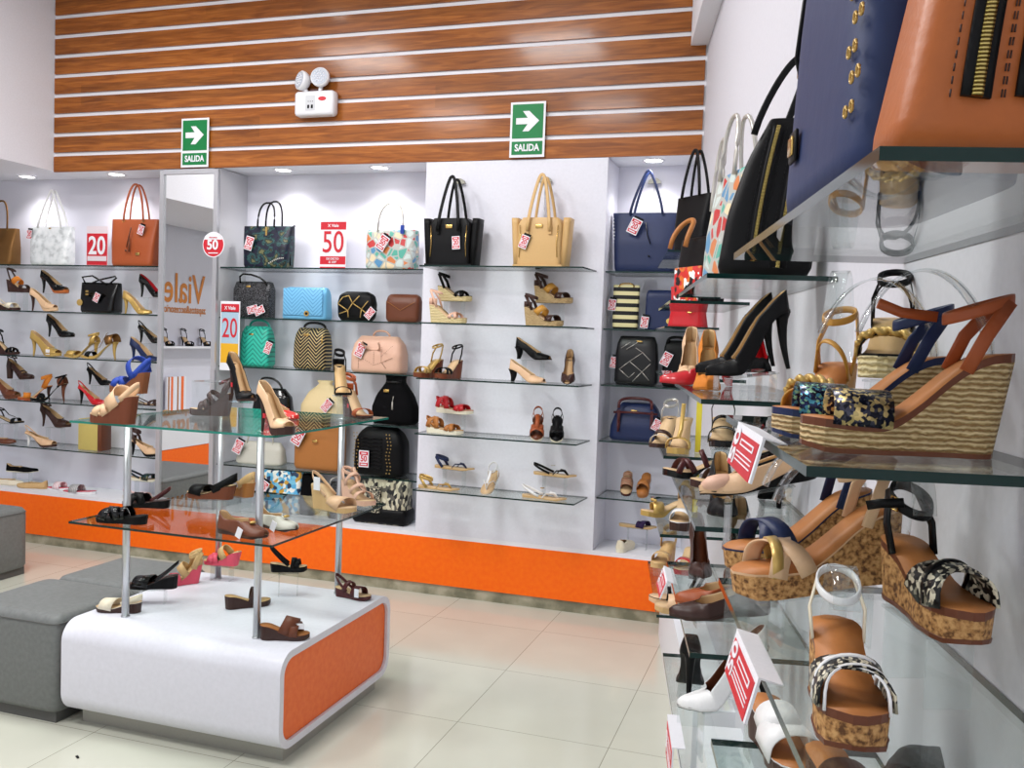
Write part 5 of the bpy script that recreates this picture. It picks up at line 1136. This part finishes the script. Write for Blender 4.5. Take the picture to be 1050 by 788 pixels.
put(SLIDE, 'brown clog sandal at the front right of the display block', (-1.7248, 2.8222, 0.4015), 24, L=.175, hh=.05, pl=.018, sole=M_DKBROWN, scol=M_BROWN, straps=(('band', .50, .64, .062, .05), ('band', .68, .78, .045, .03)), ins=M_CAMEL, extra=lambda r: obj('label_tag', MB().box((.055, -.02, .05), (.03, .002, .02)), M_WHITE, r), **k6)
put(SLIDE, 'maroon strap sandal at the back right corner of the display block', (-1.7459, 3.3790, 0.4015), -6, L=.17, hh=.035, pl=.016, sole=M_MAROON, scol=M_MAROON, straps=(('band', .6, .72, .038, .03), ('band', .3, .4, .045, .02), ('sling', .05, .012, .4)), extra=lambda r: obj('label_tag', MB().box((.045, -.045, .035), (.02, .002, .035)), M_WHITE, r), **k6)

# ---------------- right wall, nearest bay
H_OUT = 191.6
def wput(kind, label, s, d, z, rz, shelf_z=None, **k):
    k.setdefault('group', GW)
    return put(kind, label, tuple(wall(s, d, z)), rz, stand=shelf_z, **k)
def braid(m, n=16, h=.034, t0=.60, t1=.82):
    def ex(r):
        la = Last(.20, .09, .028, 'r', spring=.003)
        for off in (-.012, 0, .012):
            b = MB(); pts = []
            for i in range(n * 3 + 1):
                u = i / (n * 3); t = lerp(t0, t1, u); a = PI * u
                pts.append(Vector((la.x(t) + off + .003 * math.sin(u * 40 + off * 300), -math.cos(a) * la.w(t) * 1.1, la.z(t) + .036 * math.sin(a) ** .62 + .003 * math.cos(u * 40 + off * 300))))
            b.tube(pts, .0045, n=6); obj('braided_cord', b, m, r)
    return ex
def forms(root, z0, hgt, x0=-.085, x1=.05, yy=0):
    b = MB()
    pts = [(lerp(x1, x0, u), yy, z0 + hgt * math.sin(PI * min(1, .06 + u * .94)) ** .42 * (1 if u < .5 else 1)) for u in [j / 20 for j in range(21)]]
    b.ribbon(pts, (0, 1, 0), .026, .002); obj('shape_keeper', b, M_ACRYL, root, label='clear plastic arch that keeps the straps in shape')
ANK = ('ankle', .046, .012)
put(ESP, 'cognac espadrille wedge with gold sequin band, at the front of the nearest shelf', tuple(wall(.985, .125, 1.396)), 190, L=.205, hh=.105, pl=.032, sole=M_ROPE, trim=M_BROWN, scol=M_ORBR, ins=M_TANINS, group=GW,
    straps=(('band', .72, .74, .036, .058, M_SEQG), ANK, ('band', .12, .20, .055, .0), ), extra=lambda r: (forms(r, .06, .13), obj('strap_end', MB().ribbon([(-.035, -.024, .143), (.0, -.030, .147), (.025, -.026, .156)], (0, 0, 1), .011, .0025), M_ORBR, r))[0])
put(ESP, 'navy espadrille wedge with blue sequin band, behind the cognac one', tuple(wall(1.115, .135, 1.396)), 190, L=.20, hh=.10, pl=.032, sole=M_ROPE, trim=M_NAVY, scol=M_NAVY, ins=M_TANINS, group=GW,
    straps=(('band', .72, .74, .036, .056, M_SEQB), ANK), extra=lambda r: forms(r, .06, .13))
wput(ESP, 'mustard strap sandal with braided band and a clear arch, second shelf of the nearest bay', 1.34, .13, 1.396, 250, L=.19, hh=.085, pl=.02, sole=M_MUSTARD, scol=M_MUSTARD, ins=M_TANINS, straps=(('band', .66, .74, .036, .05), ('ankle', .07, .010), ('band', .14, .30, .05, .008)), extra=lambda r: (braid(M_GOLDL)(r), forms(r, .08, .14, -.09, -.03))[0])
wput(ESP, 'black ankle-strap espadrille with braided gold band, raised near the wall', 1.33, .045, 1.465, 262, 1.396, L=.19, hh=.085, pl=.03, sole=M_ROPE2, scol=M_BLACK, ins=M_BEIGE, straps=(('band', .62, .66, .036, .03), ('ankle', .058, .010), ('band', .10, .24, .06, .009)), extra=lambda r: braid(M_GOLDL)(r))
put(ESP, 'nude cork wedge sandal with gold strip, raised on the third shelf of the nearest bay', (0.0310, 1.1702, 1.2128), 200, L=.215, hh=.085, pl=.030, sole=M_CORK, scol=M_NUDE, ins=M_TANINS, group=GW, tilt=9, stand=1.142,
    straps=(('band', .60, .80, .034, .022), ('band', .84, .62, .036, .022), ('band', .72, .80, .039, .013, M_GOLDL), ('ankle', .055, .012)), extra=lambda r: forms(r, .06, .10, -.10, .045))
put(ESP, 'navy cork wedge sandal half hidden behind the nude one', (0.0077, 1.3084, 1.2097), 200, L=.21, hh=.085, pl=.030, sole=M_CORK, scol=M_NAVY, ins=M_TANINS, group=GW, tilt=9, stand=1.142,
    straps=(('band', .62, .78, .036, .024), ('band', .80, .62, .038, .024), ('ankle', .055, .012)), extra=lambda r: forms(r, .06, .10, -.10, .04))
put(ESP, 'black snakeskin-strap cork wedge raised against the right wall', (0.1356, 1.0386, 1.2235), 293, L=.17, hh=.064, pl=.034, sole=M_CORK, scol=M_BLACK, ins=M_TANINS, trim=M_BROWN, group=GW, tilt=4, stand=1.142, buckle=True,
    straps=(('band', .60, .80, .036, .032, M_SNAKE), ('band', .82, .62, .039, .032, M_SNAKE), ('band', .535, .72, .0375, .004), ('band', .75, .555, .0405, .004), ('ankle', .048, .011, M_BLACK)), extra=lambda r: (forms(r, .06, .085, -.075, -.025), obj('strap_end', MB().ribbon([(-.03, -.022, .115), (-.045, -.040, .110), (-.055, -.05, .105)], (0, 0, 1), .010, .002), M_BLACK, r))[0])
put(ESP, 'white-trimmed snakeskin cork wedge facing the viewer, third shelf of the nearest bay', (0.0502, 0.9382, 1.1420), 277, L=.18, hh=.072, pl=.034, sole=M_CORK, scol=M_CREAM, ins=M_TANINS, trim=M_BROWN, group=GW,
    straps=(('band', .60, .82, .036, .034, M_SNAKE), ('band', .82, .62, .039, .034, M_SNAKE), ('band', .51, .73, .0375, .005, M_WHITEL), ('band', .73, .53, .0405, .005, M_WHITEL), ('band', .69, .91, .0365, .005, M_WHITEL), ('band', .91, .71, .0395, .005, M_WHITEL), ('ankle', .044, .008, M_WHITEL)), extra=lambda r: forms(r, .07, .07, -.08, .0))
put(SLIDE, 'white leather mule with tan footbed, on the fourth shelf below the red tag', (-0.0080, 1.4111, 0.8880), 292, L=.20, hh=.055, pl=.022, sole=M_DKBROWN, scol=M_WHITEL, ins=M_TANINS, group=GW, straps=(('band', .42, .50, .045, .05), ('band', .62, .74, .042, .06)))
put(SLIDE, 'brown mule cut off by the bottom edge, beside the white one', (0.0799, 1.2561, 0.8880), 292, L=.20, hh=.055, pl=.022, sole=M_DKBROWN, scol=M_DKBROWN, ins=M_TANINS, group=GW, straps=(('band', .50, .62, .045, .07),))
put(PUMP, 'black pump seen from behind at the bottom right corner', tuple(wall(1.15, .06, .888)), 102, L=.21, hh=.125, colr=M_BLACK, ins=M_BLACK, tip='r', group=GW)

# ---------------- right wall, middle bay
put(POINT, 'black pointed pump with tall heel, front one of the tilted pair', (-0.1033, 1.8777, 1.4486), 197, L=.18, hh=.115, colr=M_BLACK, ins=M_BEIGE, group=GW, tilt=9, stand=1.396)
put(POINT, 'black pointed pump with tall heel, rear one of the tilted pair', (-0.1361, 1.9935, 1.4504), 197, L=.18, hh=.115, colr=M_BLACK, ins=M_BEIGE, group=GW, tilt=9, stand=1.396)
wput(PUMP, 'black pump with red lining, toe raised, behind the tilted pair', 2.28, .08, 1.44, 285, 1.396, L=.20, hh=.10, colr=M_BSUEDE, ins=M_REDL, tip='p')
wput(PUMP, 'orange suede pump facing the viewer, second shelf of the middle bay', 2.22, .20, 1.396, 276, L=.20, hh=.10, colr=M_ORSUEDE, ins=M_BEIGE, tip='p')
wput(PUMP, 'red patent pump turned to the left, second shelf of the middle bay', 2.46, .20, 1.396, 195, L=.20, hh=.05, base='cone', colr=M_REDL)
wput(PUMP, 'nude pump facing the viewer, farthest on the middle bay second shelf', 2.56, .215, 1.41, 275, 1.396, L=.19, hh=.10, colr=M_NUDE)
put(S(FLAT, tip='p'), 'nude pointed flat with black piping, tilted on an acrylic riser', (-0.0677, 1.6400, 1.2568), 197, L=.205, hh=.03, name='flat_shoe', colr=M_NUDE, sole=M_BLACK, ins=M_BEIGE, group=GW, tilt=13, stand=1.142, mouth=.6, back=.045, vamp=.034,
    extra=lambda r: (obj('piping', [b := MB(), [b.tube([(lerp(-.107, .035, u), sx * (.031 + .006 * math.sin(3 * u)) * (1 if u < .9 else .5), .062 - .022 * u) for u in [j / 10 for j in range(11)]], .0022, n=6) for sx in (-1, 1)]][0], M_BLACK, r), obj('toe_cap', MB().ball((.068, 0, .022), .026, sq=(1.2, .9, .55)), M_BLUSH, r))[0])
wput(S(PUMP, tip='p'), 'black pump with beige lining facing the viewer, third shelf of the middle bay', 2.0, .18, 1.142, 279, L=.20, hh=.075, colr=M_BLACK, ins=M_BEIGE)
wput(HSAN, 'black and silver strappy sandal facing the viewer on a tall acrylic block', 2.2, .16, 1.265, 276, 1.142, L=.18, hh=.06, base='block', pl=.015, scol=M_PATENT, sole=M_PATENT, straps=(('cross', .6, .8, .035, .012), ('band', .7, .74, .036, .010, M_SILVER), ('band', .4, .44, .05, .010), ('ankle', .05, .008)))
wput(PUMP, 'tall black stiletto pump seen from behind near the wall, third shelf', 2.06, .06, 1.16, 100, 1.142, L=.19, hh=.12, colr=M_BSUEDE, tip='p')
wput(HSAN, 'brown strappy sandal turned sideways behind the red tag', 2.32, .12, 1.142, 192, L=.20, hh=.10, scol=M_DKBROWN, sole=M_DKBROWN, straps=XX)
wput(HSAN, 'maroon patent strappy sandal, third shelf of the middle bay at the far end', 2.50, .19, 1.142, 200, L=.18, hh=.05, base='block', scol=M_MAROON, sole=M_PATENT, straps=(('cross', .55, .8, .035, .016), ('band', .3, .36, .045, .014)))
put(PUMP, 'black patent pump seen toe first, raised high above the middle bay fourth shelf', (-0.1188, 1.9970, 1.0744), 276, stand=.886, group=GW, L=.19, hh=.05, base='cone', colr=M_PATENT, tip='r')
wput(S(PUMP, tip='p'), 'dark brown pump facing the viewer with shiny toe, fourth shelf of the middle bay', 2.45, .175, .897, 283, .886, L=.19, hh=.10, colr=M_DKBROWN, ins=M_BROWN)
wput(FLAT, 'dark brown flat shoe turned left, fourth shelf of the middle bay', 2.02, .17, .91, 196, .886, L=.22, colr=M_DKBROWN, sole=M_DKBROWN, name='loafer', hh=.035, open_side=(.3, .6), tilt=6)
wput(FLAT, 'cognac flat shoe with cut-outs behind the dark brown one, fourth shelf', 2.13, .15, .91, 196, .886, L=.22, colr=M_ORBR, sole=M_ORBR, name='loafer', hh=.035, open_side=(.3, .6), tilt=6)
wput(FLATS, 'brown leather sandal leaning near the wall, fourth shelf', 2.26, .075, .93, 200, .886, L=.15, scol=M_BROWN, sole=M_BROWN, straps=(('cross', .5, .8, .04, .02),), tilt=22)
put(PUMP, 'white pump with black heel turned to the left, lowest shelf of the middle bay', (-0.1274, 1.9646, 0.7400), 200, L=.205, hh=.115, colr=M_WHITEL, sole=M_BLACK, heelc=M_BLACK, ins=M_BROWN, group=GW, tilt=8, stand=.621, back=.05)
put(PUMP, 'black and white pump seen from behind, lowest shelf of the middle bay', (-0.2236, 2.1490, 0.6927), 95, L=.19, hh=.115, colr=M_BLACK, sole=M_BLACK, heelc=M_BLACK, ins=M_BROWN, group=GW, stand=.621, extra=None)

# ---------------- right wall, farthest bay
wput(HSAN, 'brown and silver sandal facing the viewer, third shelf of the farthest bay', 3.22, .235, 1.142, 262, L=.20, hh=.10, base='block', pl=.015, scol=M_SILVER, sole=M_DKBROWN, straps=(('band', .7, .76, .035, .018), ('band', .5, .56, .045, .016, M_DKBROWN), ('ankle', .05, .01)))
wput(HSAN, 'gold mesh sandal facing the viewer, third shelf of the farthest bay', 3.07, .19, 1.142, 268, L=.20, hh=.11, base='block', pl=.02, scol=M_GOLDL, sole=M_GOLDL, straps=(('cross', .6, .8, .036, .02), ('tbar', .04, .05, .014)))
t = thing('label_strip', 'yellow care label standing behind the gold sandals of the farthest bay', 'label', tuple(wall(3.10, .13, 1.142)), -20)
obj('strip', MB().box((0, 0, .1), (.02, .002, .2)), mat('label_yellow', (222, 204, 60), .5), t)
wput(WED, 'white peep-toe wedge facing the viewer, fourth shelf of the farthest bay', 3.1, .17, .887, 268, L=.19, hh=.09, pl=.03, sole=M_DKBROWN, scol=M_WHITEL, straps=(('band', .62, .74, .038, .055), ('band', .1, .2, .06, .04, M_BEIGE)))
wput(HSAN, 'gold bow sandal turned left, fourth shelf of the farthest bay', 3.28, .22, .887, 215, L=.18, hh=.05, base='block', scol=M_GOLDL, sole=M_GOLDL, straps=(('band', .6, .72, .036, .04), ('bow', .04, .0)))
wput(WED, 'tan and red sandal facing the viewer, lowest shelf of the farthest bay', 3.5, .20, .66, 262, .621, L=.19, hh=.07, pl=.02, sole=M_BEIGE, scol=M_BEIGE, straps=(('band', .62, .74, .038, .04), ('ankle', .05, .02)), ins=M_BEIGE)
wput(WED, 'coral red sandal partly hidden, lowest shelf of the farthest bay', 3.42, .12, .66, 262, .621, L=.19, hh=.07, pl=.02, sole=M_REDL, scol=M_REDL, straps=(('band', .62, .74, .038, .04),))
wput(HSAN, 'beige strap sandal turned left, lowest shelf of the farthest bay', 3.12, .17, .622, 200, L=.20, hh=.05, base='wedge', pl=.02, scol=M_BLACK, sole=M_NUDE, straps=(('band', .6, .72, .036, .012), ('ankle', .05, .01)), ins=M_NUDE)
wput(WED, 'nude wedge sandal with black laces, lowest shelf of the farthest bay', 3.02, .15, .622, 200, L=.21, hh=.05, pl=.02, sole=M_BEIGE, scol=M_NUDE, straps=(('band', .6, .74, .038, .05), ('sling', .04, .02)), extra=None)

# ---------------- price strips clipped to the shelf fronts
def clip_sign(label, p, rz, w, h, num, tilt=0, roll=0):
    t = thing('shelf_price_sign', label, 'price sign', p, rz, None, tilt, roll)
    b = MB(); b.box((0, 0, -h / 2), (w, .003, h), 0); b.box((0, -.002, -h / 2 - .004), (w * .9, .001, h * .86), 1); b.box((0, .012, .001), (w, .028, .002), 0)
    b.box((w * .1, -.003, -h * .34), (w * .5, .0006, h * .16), 0); b.box((w * .1, -.003, -h * .34), (w * .44, .0008, h * .08), 1)
    for k in (.58, .68, .78): b.box((w * .1, -.003, -h * k), (w * .6, .0006, h * .03), 0)
    M = Matrix.Translation((-w * .31, -.0032, -h * .5)) @ Matrix.Rotation(-PI / 2, 4, 'Y')
    put_text(b, num, w * .26, 0, 0, 0, .02, 0, M, sx=.9)
    obj('card', b, [M_WHITE, M_RED], t, label='red and white card reading ' + num)
clip_sign('red and white price sign clipped to the front of the nearest second shelf', tuple(wall(1.13, .2575, 1.399)), RWR, .20, .052, '50', roll=-14)
clip_sign('red and white price sign clipped to the front of the nearest third shelf', tuple(wall(1.07, .2575, 1.145)), RWR, .17, .052, '50', roll=-14)
clip_sign('small red and white price sign at the bottom, on the middle bay lowest shelf', tuple(wall(2.06, .262, .624)), RWR, .18, .09, '20')
clip_sign('narrow white price sign on the front of the fourth shelf, middle bay', tuple(wall(2.44, .262, .889)), RWR, .16, .05, '20', roll=-20)
# shoes on the left wall shelf, seen only in the mirror
for k, (y, lb) in enumerate(((1.55, 'nearest the lettering start'), (1.85, 'in the middle'), (2.15, 'at the far end'))):
    put(HSAN, 'black strappy sandal on the left wall shelf, %s, seen in the mirror' % lb, (-6.0, y, 1.311), 20, L=.20, hh=.09, scol=M_BLACK, sole=M_BLACK, straps=XX, group='sandals on the left wall shelf')
for k, (y, m, lb) in enumerate(((1.45, M_DKBROWN, 'dark brown'), (2.25, M_BEIGE, 'beige'))):
    put(SLIDE, '%s slide sandal on the white ledge of the left wall, seen in the mirror' % lb, (-5.93, y, .631), 20, L=.2, sole=m, scol=m, straps=(('cross', .5, .75, .04, .03),), group='slides on the left wall ledge')

# ------------------------------------------------------------------ camera
FPX, yaw, pit, rol = 935.8, .310521998, -.0492955906, .0355337201
cy, sy, cp, sp, cr, sr = math.cos(yaw), math.sin(yaw), math.cos(pit), math.sin(pit), math.cos(rol), math.sin(rol)
F = Vector((-sy * cp, cy * cp, sp)); rt = Vector((cy, sy, 0)); up = rt.cross(F)
R_, U_ = cr * rt + sr * up, -sr * rt + cr * up
cd = bpy.data.cameras.new('camera'); cam = bpy.data.objects.new('camera', cd); col.objects.link(cam)
cam.matrix_world = Matrix(((R_.x, U_.x, -F.x, 0), (R_.y, U_.y, -F.y, 0), (R_.z, U_.z, -F.z, 1.5), (0, 0, 0, 1)))
cd.sensor_width = 36; cd.lens = FPX / 1050 * 36; cd.clip_start = .02
sc.camera = cam
# ------------------------------------------------------------------ light
w = bpy.data.worlds.new('world'); sc.world = w; w.use_nodes = True
w.node_tree.nodes['Background'].inputs[0].default_value = (.93, .96, 1, 1); w.node_tree.nodes['Background'].inputs[1].default_value = 1.15
def panel(x, y, sx, sy, e, z=ZC - .03, tgt=None):
    t = thing('ceiling_lamp', 'square ceiling lamp panel above the shop floor', 'ceiling light', (x, y, ZC - .001), 0, 'ceiling lamp panels')
    obj('frame', MB().box((0, 0, -.01), (sx + .04, sy + .04, .018)), M_WHITE, t)
    l = bpy.data.lights.new('lamp', 'AREA'); l.shape = 'RECTANGLE'; l.size = sx; l.size_y = sy; l.energy = e; l.color = (1, .985, .97)
    o = bpy.data.objects.new('lamp', l); col.objects.link(o); o.parent = t; o.location = (0, 0, -.022)
for x, y in ((-1.9, 1.0), (-3.5, 1.0), (-1.9, 2.9), (-3.5, 2.9)):
    panel(x, y, .6, .6, 46)
for x, y in ((-3.2, 3.95), (-.95, 4.0)):
    t = thing('ceiling_spot', 'round ceiling spot near the wooden boards', 'ceiling light', (x, y, ZC - .001), 0, 'ceiling spots near the boards')
    b = MB(); b.cyl((0, 0, -.05), .06, .05); obj('can', b, M_WHITE, t); b = MB(); b.cyl((0, 0, -.054), .05, .003); obj('lens', b, mat('lit_spot', (255, 250, 240), emit=30), t)
sc.view_settings.view_transform = 'Standard'; sc.view_settings.look = 'None'; sc.view_settings.exposure = 0; sc.view_settings.gamma = 1; sc.view_settings.use_curve_mapping = False
sc.cycles.max_bounces = 10; sc.cycles.transparent_max_bounces = 40; sc.cycles.diffuse_bounces = 5; sc.cycles.glossy_bounces = 5
sc.cycles.use_denoising = True; sc.cycles.sample_clamp_indirect = 6
